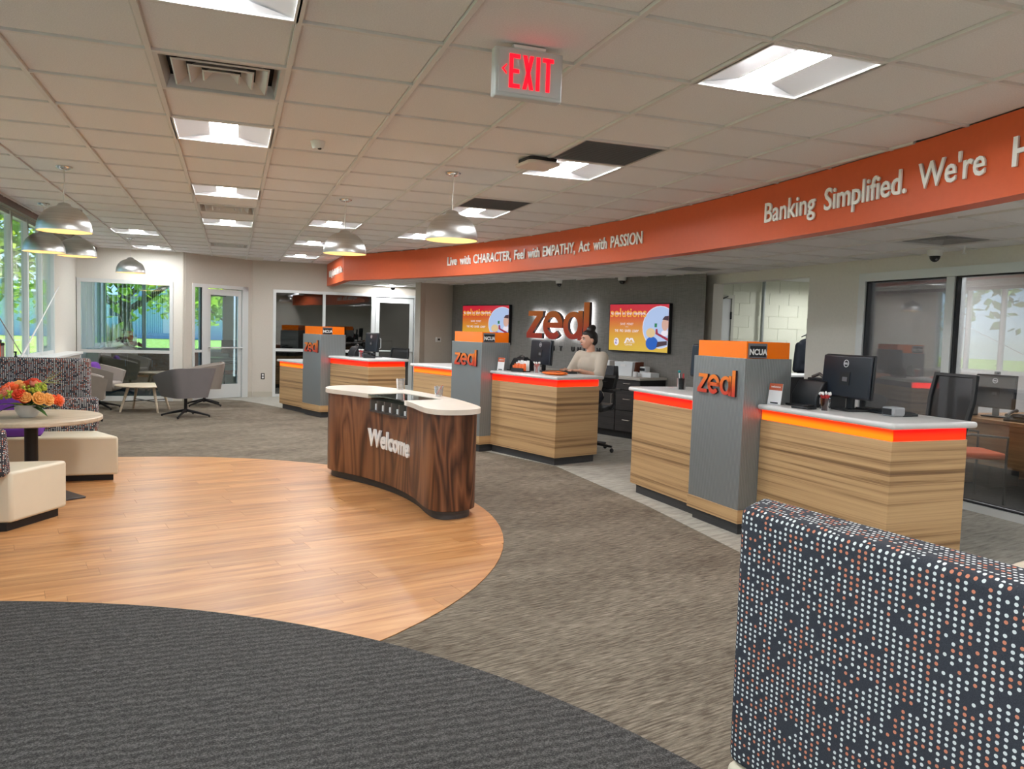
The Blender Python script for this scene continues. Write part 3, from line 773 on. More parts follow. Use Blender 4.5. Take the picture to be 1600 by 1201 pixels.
for (i, j), l in (((5,4),'flat grey return grille beside the ceiling access point'), ((5,8),'flat grey return grille behind the right pendant lamp')):
    t = thing('return_grille', l, 'air grille', ccell(i,j), 0, 'grey return grilles'); h = G/2-.006
    MB().box((-h,-h,.006),(h,h,.012)).build('backing', M_RETURN, t)
    b = MB(); [b.box(a, c) for a, c in (((-h,-h,-.004),(h,-h+.02,.008)),((-h,h-.02,-.004),(h,h,.008)),((-h,-h,-.004),(-h+.02,h,.008)),((h-.02,-h,-.004),(h,h,.008)))]
    b.build('frame', plain('pinkish_grille_frame', (.40,.35,.34), .5), t)
    for k in range(24): MB().box((-h+.02,-h+.025+k*.0235,-.001),(h-.02,-h+.033+k*.0235,.006)).build('slat', M_RETURN, t)
# pendants
def pendant(x, y, label):
    t = thing('pendant_lamp', label, 'pendant lamp', (x, y, CH), 0, 'brushed metal dome pendants')
    MB().lathe([(.0,-.022),(.03,-.02),(.055,-.01),(.062,0)], 24).build('canopy', M_CHROME, t, smooth=50)
    MB().tube([(0,0,-.02),(.004,0,-.12),(-.003,0,-.2),(0,0,-.285)], .0045, 8).build('cord', plain('clear_cord', (.70,.68,.64), .4), t, smooth=60)
    R = .205; out = []
    for k in range(13):
        a = PI/2*k/12; out.append((R*math.cos(a)**.78, -.515+.200*math.sin(a)))
    out = [p for p in out if p[0] > .06]+[(.052,-.312),(.044,-.296),(.02,-.286),(.0,-.284)]
    MB().lathe_open([(R+.003,-.520),(R+.003,-.512)]+out, 40).build('shade', M_SHADE, t, smooth=50)
    inn = [((r-.004 if r > .01 else 0), z-.004) for r, z in out]
    MB().lathe_open([(R,-.519)]+inn, 40).build('lining', M_SHADE_IN, t, smooth=50)
    MB().ell((0,0,-.40), .035).build('bulb', M_BULB, t, smooth=80)
    return t
pendant(-1.298, 7.372, 'largest dome pendant at the left, above the flower table')
pendant(-1.932, 9.848, 'dome pendant half hidden below the largest one, nearest the windows')
pendant(-1.68, 10.25, 'dome pendant right of the half hidden one, in front of the white pier')
pendant(-1.454, 13.26, 'smallest far dome pendant above the interior window')
pendant(1.026, 7.841, 'dome pendant in front of the end of the orange fascia')
pendant(1.624, 6.082, 'dome pendant above the welcome desk, right of the fascia end')
# exit sign
t = thing('exit_sign', 'white ceiling exit sign with red letters and a left arrow', 'exit sign', (1.19, 3.27, CH), 0)
MB().box((-.075,-.03,-.018),(.075,.03,0)).build('mount', M_WHITE, t, bevel=.006)
MB().box((-.155,-.028,-.222),(.155,.028,-.016)).build('housing', plain('exit_sign_plastic', (.60,.62,.63), .4), t, bevel=.008)
MB().box((-.138,-.031,-.205),(.145,-.027,-.028)).build('face_plate', plain('exit_sign_plastic', (.6,.6,.6)), t)
M_EXIT = plain('red_led_letter', (.5,.0,.01), .4, emit=(1,.004,.015), es=1.1)
def exit_letter(nm, rects, x):
    b = MB()
    for poly in rects: b.prism([(a, c) for a, c in poly], 0, .003)
    M_ = T(x, -.0315, -.185) @ Matrix.Rotation(PI/2, 4, 'X')
    b2 = MB(); b2.add(b.v, b.f, M_); b2.build(nm, M_EXIT, t)
H_, S_ = .14, .0165
exit_letter('letter', [[(0,0),(S_,0),(S_,H_),(0,H_)], [(S_,0),(.048,0),(.048,S_),(S_,S_)], [(S_,H_-S_),(.048,H_-S_),(.048,H_),(S_,H_)], [(S_,H_/2-.008),(.044,H_/2-.008),(.044,H_/2+.008),(S_,H_/2+.008)]], -.092)
exit_letter('letter', [[(0,0),(.017,0),(.049,H_),(.032,H_)], [(.032,0),(.049,0),(.017,H_),(0,H_)]], -.031)
exit_letter('letter', [[(0,0),(S_,0),(S_,H_),(0,H_)]], .030)
exit_letter('letter', [[(.017,0),(.0335,0),(.0335,H_),(.017,H_)], [(0,H_-S_),(.050,H_-S_),(.050,H_),(0,H_)]], .059)
exit_letter('arrow', [[(0,.075),(.022,.097),(.022,.088),(.009,.075)], [(0,.075),(.009,.075),(.022,.062),(.022,.053)]], -.126)
# small ceiling devices
t = thing('motion_sensor', 'small round white motion sensor on the ceiling', 'sensor', (.53,5.49,CH+.004))
MB().lathe([(.0,-.052),(.034,-.05),(.042,-.03),(.05,0)], 20).build('body', M_WHITE, t, smooth=40); MB().ell((.01,-.02,-.05),(.014,.014,.008)).build('eye', M_BLACK, t, smooth=80)
t = thing('access_point', 'white rounded wireless access point mounted beside a ceiling light', 'access point', (2.03,5.30,CH-.003), .1)
MB().prism(rrect(-.11,-.11,.11,.11,.03), -.028, 0).build('bracket', M_BLACK, t)
MB().prism(rrect(-.13,-.13,.13,.13,.045), -.05, -.026).build('cover', plain('warm_white_plastic', (.70,.62,.56), .5), t, bevel=.012)
def camera_dome(x, y, z, label):
    t = thing('security_camera', label, 'security camera', (x,y,z), 0, 'dome security cameras')
    MB().lathe([(.055,-.055),(.062,-.04),(.064,0)], 22).build('housing', M_WHITE, t, smooth=40)
    MB().ell((0,0,-.058), (.045,.045,.05)).build('dome', M_BLACK, t, smooth=80); MB().ell((-.012,-.03,-.085), (.012,.01,.012)).build('lens', plain('lens_glint', (.2,.2,.22), .1), t, smooth=80)
camera_dome(3.02,15.75,LCH+.004,'dome camera above the dark storefront door'); camera_dome(4.98,11.84,LCH+.004,'dome camera on the ceiling above the large wall logo')
camera_dome(5.40,10.47,LCH+.004,'dome camera on the ceiling above the right wall screen'); camera_dome(5.93,5.46,LCH+.004,'largest dome camera, above the right glass wall')
t = thing('sprinkler', 'thin white sprinkler pipe hanging from the lowered ceiling vent', 'sprinkler', (5.86,5.10,LCH+.004)); MB().tube([(0,0,0),(0,0,-.06)], .008, 8).build('pipe', M_WHITE, t); MB().lathe([(.016,-.068),(.016,-.06)], 12).build('head', M_WHITE, t)

# ================================================================ zeal lettering
def ring_mesh(b, cx, cz, R, ri_x, ri_z, a0, a1, dep, n=40):
    vs = []; fs = []
    for k in range(n+1):
        a = a0+(a1-a0)*k/n
        for (rx, rz_) in ((R,R),(ri_x,ri_z)):
            for y in (-dep, 0): vs.append((cx+rx*math.cos(a), y, cz+rz_*math.sin(a)))
    for k in range(n):
        p = 4*k; q = 4*k+4
        fs += [(p,p+2,q+2,q)[::-1], (p+1,q+1,q+3,p+3)[::-1], (p,q,q+1,p+1)[::-1], (p+2,p+3,q+3,q+2)[::-1]]
    fs += [(0,1,3,2), (4*n,4*n+2,4*n+3,4*n+1)]
    b.add(vs, fs)
def xz_prism(b, poly, dep):
    a = sum(poly[i][0]*poly[(i+1)%len(poly)][1]-poly[(i+1)%len(poly)][0]*poly[i][1] for i in range(len(poly)))
    if a < 0: poly = poly[::-1]
    n = len(poly); vs = [(x,-dep,z) for x,z in poly]+[(x,0,z) for x,z in poly]
    b.add(vs, [tuple(range(n)), tuple(range(2*n-1,n-1,-1))]+[(i+n,(i+1)%n+n,(i+1)%n,i)[::-1] for i in range(n)])
def letter_meshes(dep, mats):
    res = []
    for L in 'zeal':
        b = MB()
        if L == 'z': 
            for q in ([(.04,.511),(.410,.511),(.395,.425),(.03,.425)], [(.245,.425),(.395,.425),(.15,.136),(0,.136)], [(0,.05),(.392,.05),(.392,.136),(0,.136)]): xz_prism(b, q, dep)
        if L == 'e':
            ring_mesh(b, .645, .275, .236, .132, .132, math.radians(-8), math.radians(316), dep); xz_prism(b, [(.43,.230),(.878,.230),(.878,.320),(.43,.320)], dep)
        if L == 'a':
            ring_mesh(b, 1.118, .275, .224, .112, .14, 0, 2*PI, dep); xz_prism(b, [(1.232,.04),(1.334,.04),(1.334,.511),(1.232,.511)], dep)
        if L == 'l': xz_prism(b, [(1.356,.03),(1.478,.03),(1.478,.648),(1.356,.648)], dep)
        me = b.mesh('logo_letter', mats[0]); me.materials.append(mats[1])
        for p in me.polygons: p.material_index = 0 if p.normal.y < -.7 else 1
        res.append(me)
    return res
LM = letter_meshes(.05, (M_LOGO, M_LOGO_SIDE))
def logo(parent, loc, scale, rz=0):
    for me in LM:
        o = bpy.data.objects.new('logo_letter', me); COL.objects.link(o); o.parent = parent; o.location = loc; o.scale = scale; o.rotation_euler = (0,0,rz)

# ================================================================ teller pods
PODS = [((1.304,12.583), .363, 'farthest'), ((2.777,8.903), .323, 'middle'), ((3.505,4.819), .042, 'nearest')]
PWD, PDP = .627, .428
def sl(b, x0, x1, y0, y1, z0, z1): return b.box((x0,y0,z0),(x1,y1,z1))
POD_EMPTY = []
for k, ((px, py), th, which) in enumerate(PODS):
    rz = th-PI/2; loc = (px, py, 0)
    # sign pillar
    t = thing('sign_pillar', '%s ribbed grey sign pillar with orange cap and zeal logo' % which, 'pillar', loc, rz, 'teller sign pillars')
    POD_EMPTY.append((T(px,py,0) @ Rz(rz), rz))
    sl(MB(), -PWD+.03, -.03, .03, PDP-.02, 0, .095).build('toe_kick', M_TOE, t)
    sl(MB(), -PWD-.006, .006, -.006, PDP, .09, .19).build('base', W_ZEBRA, t, bevel=.003)
    sl(MB(), -PWD, 0, 0, PDP, .19, 1.308).build('body', M_RIB, t, bevel=.003)
    cx0, cx1, cy0, cy1 = -PWD+.03, -.012, .018, PDP-.03
    b = MB(); sl(b, cx0, cx1, cy0, cy0+.012, 1.308, 1.43); sl(b, cx1-.012, cx1, cy0+.012, cy1, 1.308, 1.43); sl(b, cx0, cx0+.012, cy0+.012, cy1, 1.308, 1.43); sl(b, cx0, cx1, cy1, cy1+.012, 1.308, 1.43)
    b.build('cap', M_ORANGE, t)
    logo(t, (-PWD+.085, -.001, 1.01), (.315,.35,.315))
    sg = MB().box((cx1,cy0+.012,1.313),(cx1+.012,cy0+.175,1.418)).build('sign', plain('pewter_sign_frame', (.25,.26,.28), .35, .7), t, label='small black sign reading NCUA')
    MB().box((cx1+.011,cy0+.022,1.322),(cx1+.014,cy0+.165,1.40)).build('sign_face', M_BLACK, sg)
    text_part('lettering', 'NCUA', .058, M_WHITE, sg, T(cx1+.0146,cy0+.094,1.337) @ Rz(PI/2) @ Matrix.Rotation(PI/2,4,'X'), .95, .0005, .0022, align='CENTER')
    # left counter
    low = -.13 if k == 0 else 0
    x0, x1, y0, y1 = -PWD-1.029, -PWD-.002, .047, .68
    M1 = (M_STRIP2, M_STRIP2, M_STRIP)[k]; M2 = (M_STRIP, M_STRIP, M_STRIP2)[k]
    t = thing('teller_counter', 'zebra wood teller counter left of the %s sign pillar' % which, 'counter', loc, rz, 'teller counters')
    sl(MB(), x0+.085, x1, y0+.04, y1-.05, 0, .095).build('toe_kick', M_TOE, t)
    sl(MB(), x0+.039, x1, y0, y1-.02, .09, .862+low).build('cabinet', W_ZEBRA, t, bevel=.003)
    sl(MB(), x0+.05, x1, y0+.012, y1-.04, .862+low, .938+low).build('core', M_TOE, t)
    sl(MB(), x0+.045, x1-.001, y0+.002, y0+.012, .868+low, .938+low).build('light_strip', M1, t, label='glowing strip under the worktop')
    w = sl(MB(), x0, x1, y0-.039, y1, .938+low, .978+low).build('worktop', M_STONE, None, loc, (0,0,rz), bevel=.017, seg=4)
    tag(w, 'pale grey worktop left of the %s sign pillar' % which, 'worktop', 'teller worktops')
    # right counter
    x0, x1, y0, y1 = .004, 1.222, .163, .839
    t = thing('teller_counter', 'zebra wood teller counter right of the %s sign pillar' % which, 'counter', loc, rz, 'teller counters')
    sl(MB(), x0, x1-.075, y0+.03, y1-.06, 0, .095).build('toe_kick', M_TOE, t)
    sl(MB(), x0, x1-.039, y0, y1-.039, .088, .864).build('cabinet', W_ZEBRA, t, bevel=.003)
    sl(MB(), x0, x1-.052, y0+.012, y1-.05, .864, .938).build('core', M_TOE, t)
    sl(MB(), x0+.012, x1-.041, y0+.002, y0+.012, .866, .938).build('light_strip', M2, t, label='glowing strip under the worktop')
    sl(MB(), x1-.051, x1-.041, y0+.0125, y1-.055, .866, .938).build('light_strip', M_STRIP, t, label='glowing red strip on the counter end')
    w = sl(MB(), x0, x1, y0-.039, y1, .938, .978).build('worktop', M_STONE, None, loc, (0,0,rz), bevel=.017, seg=4)
    tag(w, 'pale grey worktop right of the %s sign pillar' % which, 'worktop', 'teller worktops')
PZ = .9785
def on_pod(k, s, d, z=PZ): 
    v = POD_EMPTY[k][0] @ Vector((s, d, z)); return (v.x, v.y, v.z)

# ================================================================ welcome desk
def catmull(pts, n=6):
    out = []; m_ = len(pts)
    for i in range(m_):
        p0, p1, p2, p3 = (Vector((*pts[(i+q)%m_],0)) for q in (-1,0,1,2))
        for k in range(n):
            t_ = k/n; v = .5*((2*p1)+(p2-p0)*t_+(2*p0-5*p1+4*p2-p3)*t_*t_+(3*p1-p0-3*p2+p3)*t_**3); out.append((v.x,v.y))
    return out
WB = [(.90,7.62),(1.05,7.36),(1.20,7.06),(1.33,6.67),(1.395,6.28),(1.405,5.97),(1.425,5.80),(1.48,5.715),(1.56,5.69),(1.67,5.71),(1.76,5.77),(1.81,5.88),(1.825,6.08),(1.81,6.5),(1.75,6.9),(1.66,7.3),(1.54,7.66),(1.38,7.95),(1.24,8.07),(1.10,8.09),(.97,7.99),(.89,7.82)]
WO = (1.36, 6.9)
WBl = [(x-WO[0], y-WO[1]) for x, y in catmull(WB, 5)]
WBl = ccw(WBl)
def inset(poly, d):
    n = len(poly); out = []
    for i in range(n):
        a, p, c = Vector((*poly[i-1],0)), Vector((*poly[i],0)), Vector((*poly[(i+1)%n],0))
        tn = (c-a).normalized(); nn = Vector((-tn.y, tn.x, 0)); q = p+nn*d; out.append((q.x,q.y))
    return out
wd = thing('welcome_desk', 'curved walnut welcome desk with white top and Welcome lettering', 'desk', (WO[0],WO[1],0))
MB().prism(inset(WBl,.04), 0, .08).build('toe_kick', M_TOE, wd, smooth=50)
F0 = (1.27-WO[0], 6.78-WO[1]); ft = (.30, -.954); fn = (.954, .30)
def hp(lo_t, hi_t, lo_n, hi_n):
    c = [(lo_t,lo_n),(hi_t,lo_n),(hi_t,hi_n),(lo_t,hi_n)]
    return ccw([(F0[0]+a*ft[0]+b_*fn[0], F0[1]+a*ft[1]+b_*fn[1]) for a, b_ in c])
NL, NR = -.33, .36
b = MB().prism(WBl, .075, .695)
b.prism(clip(WBl, hp(-5,NL,-5,5)), .6951, .812); b.prism(clip(WBl, hp(NR,5,-5,5)), .6951, .812); b.prism(clip(WBl, hp(NL,NR,.33,5)), .6951, .812)
b.build('body', W_WALNUT, wd, smooth=50)
so_ = inset(WBl,-.028)
b = MB(); b.prism(clip(so_, hp(-5,NL,-5,5)), .812, .852); b.prism(clip(so_, hp(NR,5,-5,5)), .812, .852); b.prism(clip(so_, hp(NL-.0005,NR+.0005,.34,5)), .812, .852)
b.build('top', M_STONE_W, wd, bevel=.014, seg=3)
MB().prism(clip(so_, hp(NL+.003,NR-.003,-.06,.338)), .838, .848).build('glass_inset', glass_mat('greenish_shelf_glass', (.55,.72,.68), .10, 1.2), wd)
MT = plain('dark_compartment', (.055,.045,.042), .6)
DMt = T(F0[0],F0[1],0) @ Matrix(((ft[0],fn[0],0,0),(ft[1],fn[1],0,0),(0,0,1,0),(0,0,0,1)))
tray = MB().box((NL+.004,-.004,.6955),(NR-.004,.325,.71),DMt).box((NL+.004,.30,.71),(NR-.004,.325,.81),DMt).build('compartment_tray', MT, wd)
for k in range(6):
    s = NL+.006+k*(NR-NL-.03)/5; MB().box((s,.0,.71),(s+.018,.30,.80),DMt).build('divider', plain('grey_divider', (.13,.11,.10), .6), wd)
wcard = plain('white_card', (.85,.85,.85), .6)
for k in range(5):
    s = NL+.05+k*(NR-NL-.03)/5
    o = MB().box((s,.03,.711),(s+.045,.05,.765-.004*k),DMt).build('brochure', wcard, None, (WO[0],WO[1],0))
    tag(o, 'small white brochure stack in the %s slot of the welcome desk' % ('first','second','third','fourth','fifth')[k], 'brochure', 'brochures in the welcome desk')
# Welcome letters follow the concave front
fc = catmull(WB, 12)[0:12*6]
seg = [0]
for a, c in zip(fc[:-1], fc[1:]): seg.append(seg[-1]+math.hypot(c[0]-a[0], c[1]-a[1]))
def front_at(s):
    for i in range(len(seg)-1):
        if seg[i+1] >= s:
            q = (s-seg[i])/(seg[i+1]-seg[i]); x = fc[i][0]+(fc[i+1][0]-fc[i][0])*q; y = fc[i][1]+(fc[i+1][1]-fc[i][1])*q
            dx, dy = fc[i+1][0]-fc[i][0], fc[i+1][1]-fc[i][1]; l_ = math.hypot(dx,dy); return x, y, -dy/l_*-1, dx/l_*-1
    return (*fc[-1], -1, 0)
s0 = min(range(len(fc)), key=lambda i: abs(fc[i][1]-7.125)); s0 = seg[s0]
s1 = min(range(len(fc)), key=lambda i: abs(fc[i][1]-6.335)); s1 = seg[s1]
def wwarp(co):
    x, y, nx, ny = front_at(s0+co.x)
    tx, ty = -ny, nx
    # outward (towards the seating) is the side with smaller x
    if nx > 0: nx, ny = -nx, -ny
    return Vector((x+nx*(.002+co.z+.008)-WO[0], y+ny*(.002+co.z+.008)-WO[1], .388+co.y))
text_part('lettering', 'Welcome', .150/.70, M_LETTER, wd, None, 1, .008, .006, fit=s1-s0, warp=wwarp, label='white raised lettering reading Welcome')
def cup(loc, label, r=.037, h=.10, straws=0, group=None):
    t = thing('plastic_cup', label, 'cup', loc, random.random()*6, group)
    MB().lathe_open([(0,.003),(r*.75,.003),(r*.98,h),(r,h),(r*.78,0),(0,0)], 24).build('wall', M_CUP, t, smooth=50)
    return t
cup((1.545,7.56,.853), 'clear plastic cup standing empty on the welcome desk glass', .045, .105)
t = cup((1.735,6.80,.853), 'clear cup with a thin stirrer on the right of the welcome desk', .043, .09)
MB().tube([(-.025,.02,.006),(.035,-.02,.10)], .003, 6).build('stirrer', plain('red_pen', (.5,.03,.03), .4), t)
MB().tube([(.02,.025,.006),(-.04,.0,.10)], .003, 6).build('stirrer', M_WHITE, t)
# ================================================================ lounge seating, left and right
def bench(root_loc, rz, label, group, mirror=1, right_len=1.1):
    """front right corner at local (0,0); seat runs to -x; +y is towards the back"""
    t = thing('lounge_bench', label, 'bench', root_loc, rz, group)
    m_ = mirror
    def P(l): return [(x, y*m_) for x, y in l]
    seat = P([(0,0),(-.25,.46),(-1.35,.46),(-1.35,0)])
    MB().prism(seat, .055, .40).build('seat', M_CREAM_VINYL, t, bevel=.02, seg=3)
    MB().prism(P([(-.05,.05),(-.28,.46),(-1.35,.46),(-1.35,.05)]), 0.0, .055).build('plinth', M_BLACK2, t)
    return t, P
t, P = bench((-.95,7.76,.006), 0, 'cream lounge bench behind the flower table', 'cream lounge benches')
# leaning lower pad and tall back
def pad(t, m_, x0, x1, y0, y1, z0, z1, lean, name):
    b = MB(); vs = [(x0,y0*m_,z0),(x1,y0*m_,z0),(x1,y1*m_,z0),(x0,y1*m_,z0),(x0,(y0+lean)*m_,z1),(x1,(y0+lean)*m_,z1),(x1,(y1+lean*.3)*m_,z1),(x0,(y1+lean*.3)*m_,z1)]
    fs = [(0,3,2,1),(4,5,6,7),(0,1,5,4),(1,2,6,5),(2,3,7,6),(3,0,4,7)]
    if m_ < 0: fs = [f[::-1] for f in fs]
    b.add(vs, fs); return b.build(name, M_DOTS, t, bevel=.03, seg=3)
pad(t, 1, -1.35, -.235, .40, .56, .38, .705, .04, 'back_cushion'); pad(t, 1, -1.35, -.315, .56, .68, .0, 1.065, .0, 'back_panel')
t, P = bench((-1.14,6.50,.006), 0, 'cream lounge bench in front of the flower table, cut by the left edge', 'cream lounge benches', -1)
pad(t, -1, -1.35, -.26, .40, .56, .38, .705, .10, 'back_cushion'); pad(t, -1, -1.35, -.36, .56, .68, .0, 1.065, .0, 'back_panel')
# right foreground bench seen from behind
sc_ = (1.164, 1.589); t = thing('lounge_bench', 'large dotted high-back bench in the right foreground, seen from behind', 'bench', (sc_[0], sc_[1], 0))
def L(p): return [(x-sc_[0], y-sc_[1]) for x, y in p]
MB().prism(L([(1.164,1.589),(1.30,1.685),(1.44,.70),(1.315,.69)]), .41, 1.05).build('back_panel', M_DOTS, t, bevel=.022, seg=4)
MB().prism(L([(1.318,.684),(1.443,.694),(1.56,-.20),(1.44,-.20)]), .41, 1.05).build('back_panel', M_DOTS, t, bevel=.012, seg=3)
MB().prism(L([(1.305,1.66),(1.44,1.68),(1.66,-.18),(1.54,-.18)]), .40, .70).build('back_cushion', M_DOTS, t, bevel=.03, seg=3)
MB().prism(L([(1.160,1.593),(1.44,1.70),(1.98,1.48),(2.2,-.2),(1.44,-.2)]), .055, .408).build('seat', M_CREAM_VINYL, t, bevel=.02, seg=3)
MB().prism(L([(1.22,1.55),(1.45,1.64),(1.92,1.44),(2.12,-.16),(1.5,-.16)]), .0, .055).build('plinth', M_BLACK2, t)
def round_table(x, y, label):
    t = thing('round_table', label, 'table', (x, y, .006), .6, 'round pedestal tables')
    MB().lathe([(.0,.622),(.500,.622),(.508,.630),(.508,.652),(.500,.660),(.0,.660)], 64).build('tabletop', W_PALE, t, smooth=30)
    MB().lathe([(.0,.0),(.048,.0),(.048,.61),(.10,.612),(.10,.622),(0,.622)], 24).build('pedestal', M_BLACK2, t, smooth=35)
    MB().prism(rrect(-.29,-.29,.29,.29,.02), 0, .012).build('base_plate', plain('pewter_base', (.10,.10,.11), .4, .6), t, bevel=.003)
round_table(-1.50, 7.13, 'round pale wood table with black pedestal between the left benches')
t = thing('round_table', 'round pale wood table peeking out behind the dotted bench at right', 'table', (2.86,1.57,.006), 0, 'round pedestal tables')
MB().lathe([(.0,.622),(.500,.622),(.508,.630),(.508,.652),(.500,.660),(.0,.660)], 64).build('tabletop', W_PALE, t, smooth=30)
MB().lathe([(.0,.0),(.048,.0),(.048,.61),(.10,.612),(.10,.622),(0,.622)], 24).build('pedestal', M_BLACK2, t, smooth=35)
MB().prism(rrect(-.29,-.29,.29,.29,.02), 0, .012).build('base_plate', plain('pewter_base', (.10,.10,.11)), t, bevel=.003)
def cushion(loc, rot, label, s=(.42,.12,.40)):
    b = MB(); n = 12; vs = []; fs = []
    for sgn in (1,-1):
        for i in range(n+1):
            for j in range(n+1):
                u, v = i/n*2-1, j/n*2-1; e = (1-u**4)*(1-v**4); pin = 1-.08*(u*u*v*v)
                vs.append((u*s[0]/2*(1-.06*(1-v*v)*-1*0)*pin, sgn*s[1]/2*e**.5, v*s[2]/2*pin))
    m_ = (n+1)**2
    for i in range(n):
        for j in range(n):
            a = i*(n+1)+j; fs.append((a,a+n+1,a+n+2,a+1)); a += m_; fs.append((a,a+1,a+n+2,a+n+1))
    b.add(vs, fs); o = b.build('cushion', M_PURPLE, None, loc, rot, smooth=70); tag(o, label, 'cushion', 'purple cushions'); return o
cushion((-1.93,8.07,.60), (-.30,0,0), 'purple cushion leaning on the back of the far left bench', (.46,.13,.40))
cushion((-1.74,7.96,.455), (-1.32,0,.1), 'purple cushion lying flat on the far left bench, under the table edge', (.34,.12,.32))
# ---------------- flowers
def flower_arrangement(loc, name, label, cols, bowl_r, bowl_h, spread, n, seed, vase_mat, dead=False):
    rn = random.Random(seed)
    t = thing(name, label, 'flowers', loc)
    MB().lathe([(.0,.0),(bowl_r*.62,.0),(bowl_r*.95,bowl_h*.55),(bowl_r,bowl_h),(bowl_r*.92,bowl_h),(bowl_r*.86,bowl_h*.6),(0,bowl_h*.5)], 32).build('vase', vase_mat, t, smooth=50)
    def leaf(p, d, L_, w):
        d = Vector(d).normalized(); sd_ = d.cross(Vector((0,0,1))); 
        if sd_.length < .1: sd_ = Vector((1,0,0))
        sd_.normalize(); up = sd_.cross(d); b = MB(); vs = []; fs = []
        for i in range(5):
            q = i/4; c = Vector(p)+d*L_*q-Vector((0,0,1))*L_*.35*q*q; ww = w*math.sin(PI*min(.98,q*.9+.08))
            vs += [tuple(c+sd_*ww), tuple(c-up*.15*ww), tuple(c-sd_*ww)]
        for i in range(4):
            a = 3*i; fs += [(a,a+1,a+4,a+3),(a+1,a+2,a+5,a+4)]
        return b.add(vs, fs)
    greens = [plain('leaf_green', srgb(66,104,40), .6), plain('lime_bloom', srgb(176,190,60), .7), plain('deep_leaf', srgb(38,70,32), .6)] if not dead else [plain('dried_leaf', srgb(110,92,58), .7), plain('dusty_green', srgb(96,110,80), .7)]
    for k in range(n*2):
        a = rn.random()*2*PI; el = rn.uniform(.05,1.2)
        d = (math.cos(a)*math.cos(el), math.sin(a)*math.cos(el), math.sin(el)); p = (d[0]*bowl_r*.4, d[1]*bowl_r*.4, bowl_h*.9)
        leaf(p, d, spread*rn.uniform(.75,1.15), .022).build('leaf', greens[k % len(greens)], t, smooth=60)
    def bloom(c, r, mat, axis, petals=8):
        b = MB(); R_ = T(*c) @ Vector(axis).to_track_quat('Z','Y').to_matrix().to_4x4()
        for ring_, (rr, zz, pr_, tilt) in enumerate(((.72,-.10,.46,.75),(.50,.10,.40,.40),(.24,.22,.34,.12))):
            m_ = max(4, petals-2*ring_)
            for q in range(m_):
                a = 2*PI*q/m_+ring_*.4
                M_ = R_ @ T(math.cos(a)*r*rr, math.sin(a)*r*rr, zz*r) @ Rz(a) @ Matrix.Rotation(tilt, 4, 'Y')
                b.ell((0,0,0), (r*.13,r*pr_,r*.46), 9, 6, M_)
        b.ell((0,0,0), (r*.5,r*.5,r*.42), 9, 6, R_)
        return b.build('blossom', mat, t, smooth=70)
    for k in range(n):
        a = 2.4*k+rn.random()*.4; el = .15+1.25*((k*.618) % 1)
        rr = spread*rn.uniform(.85,1.05); c = (math.cos(a)*math.cos(el)*rr, math.sin(a)*math.cos(el)*rr, bowl_h+math.sin(el)*rr*.78)
        bloom(c, rn.uniform(.034,.056), cols[k % len(cols)], (c[0]*1.2, c[1]*1.2, max(.03, c[2]-bowl_h*.8)))
        MB().tube([(0,0,bowl_h*.7), (c[0]*.6,c[1]*.6,bowl_h+(c[2]-bowl_h)*.7), c], .003, 5).build('stem', greens[0], t)
    # clusters of small lime buds
    if not dead:
        for k in range(n):
            a = 2.4*k+1.1; el = .2+1.1*((k*.38) % 1); rr = spread*.92; c = (math.cos(a)*math.cos(el)*rr, math.sin(a)*math.cos(el)*rr, bowl_h+math.sin(el)*rr*.75)
            b = MB()
            for q in range(14): b.ell((c[0]+rn.gauss(0,.018), c[1]+rn.gauss(0,.018), c[2]+rn.gauss(0,.014)), .011, 6, 4)
            b.build('bud_cluster', greens[1], t, smooth=70)
        for k in range(7):
            a = rn.uniform(-.6,.9); MB().tube([(0,0,bowl_h), (math.cos(a)*.12,math.sin(a)*.12,bowl_h+.17), (math.cos(a)*.24,math.sin(a)*.24,bowl_h+.16+.02*k)], [.003,.002,.001], 5).build('grass_blade', plain('pale_grass', srgb(190,196,120), .6), t)
    return t
PCOL = [plain('coral_pink_petal', srgb(238,140,112), .6), plain('orange_petal', srgb(238,96,40), .6), plain('apricot_petal', srgb(244,178,96), .6), plain('red_orange_petal', srgb(226,70,36), .6)]
flower_arrangement((-1.50,7.03,.668), 'flower_arrangement', 'orange, coral and lime flowers in a white bowl on the round table', PCOL, .092, .098, .215, 19, 5, plain('white_ceramic', (.78,.78,.77), .3))
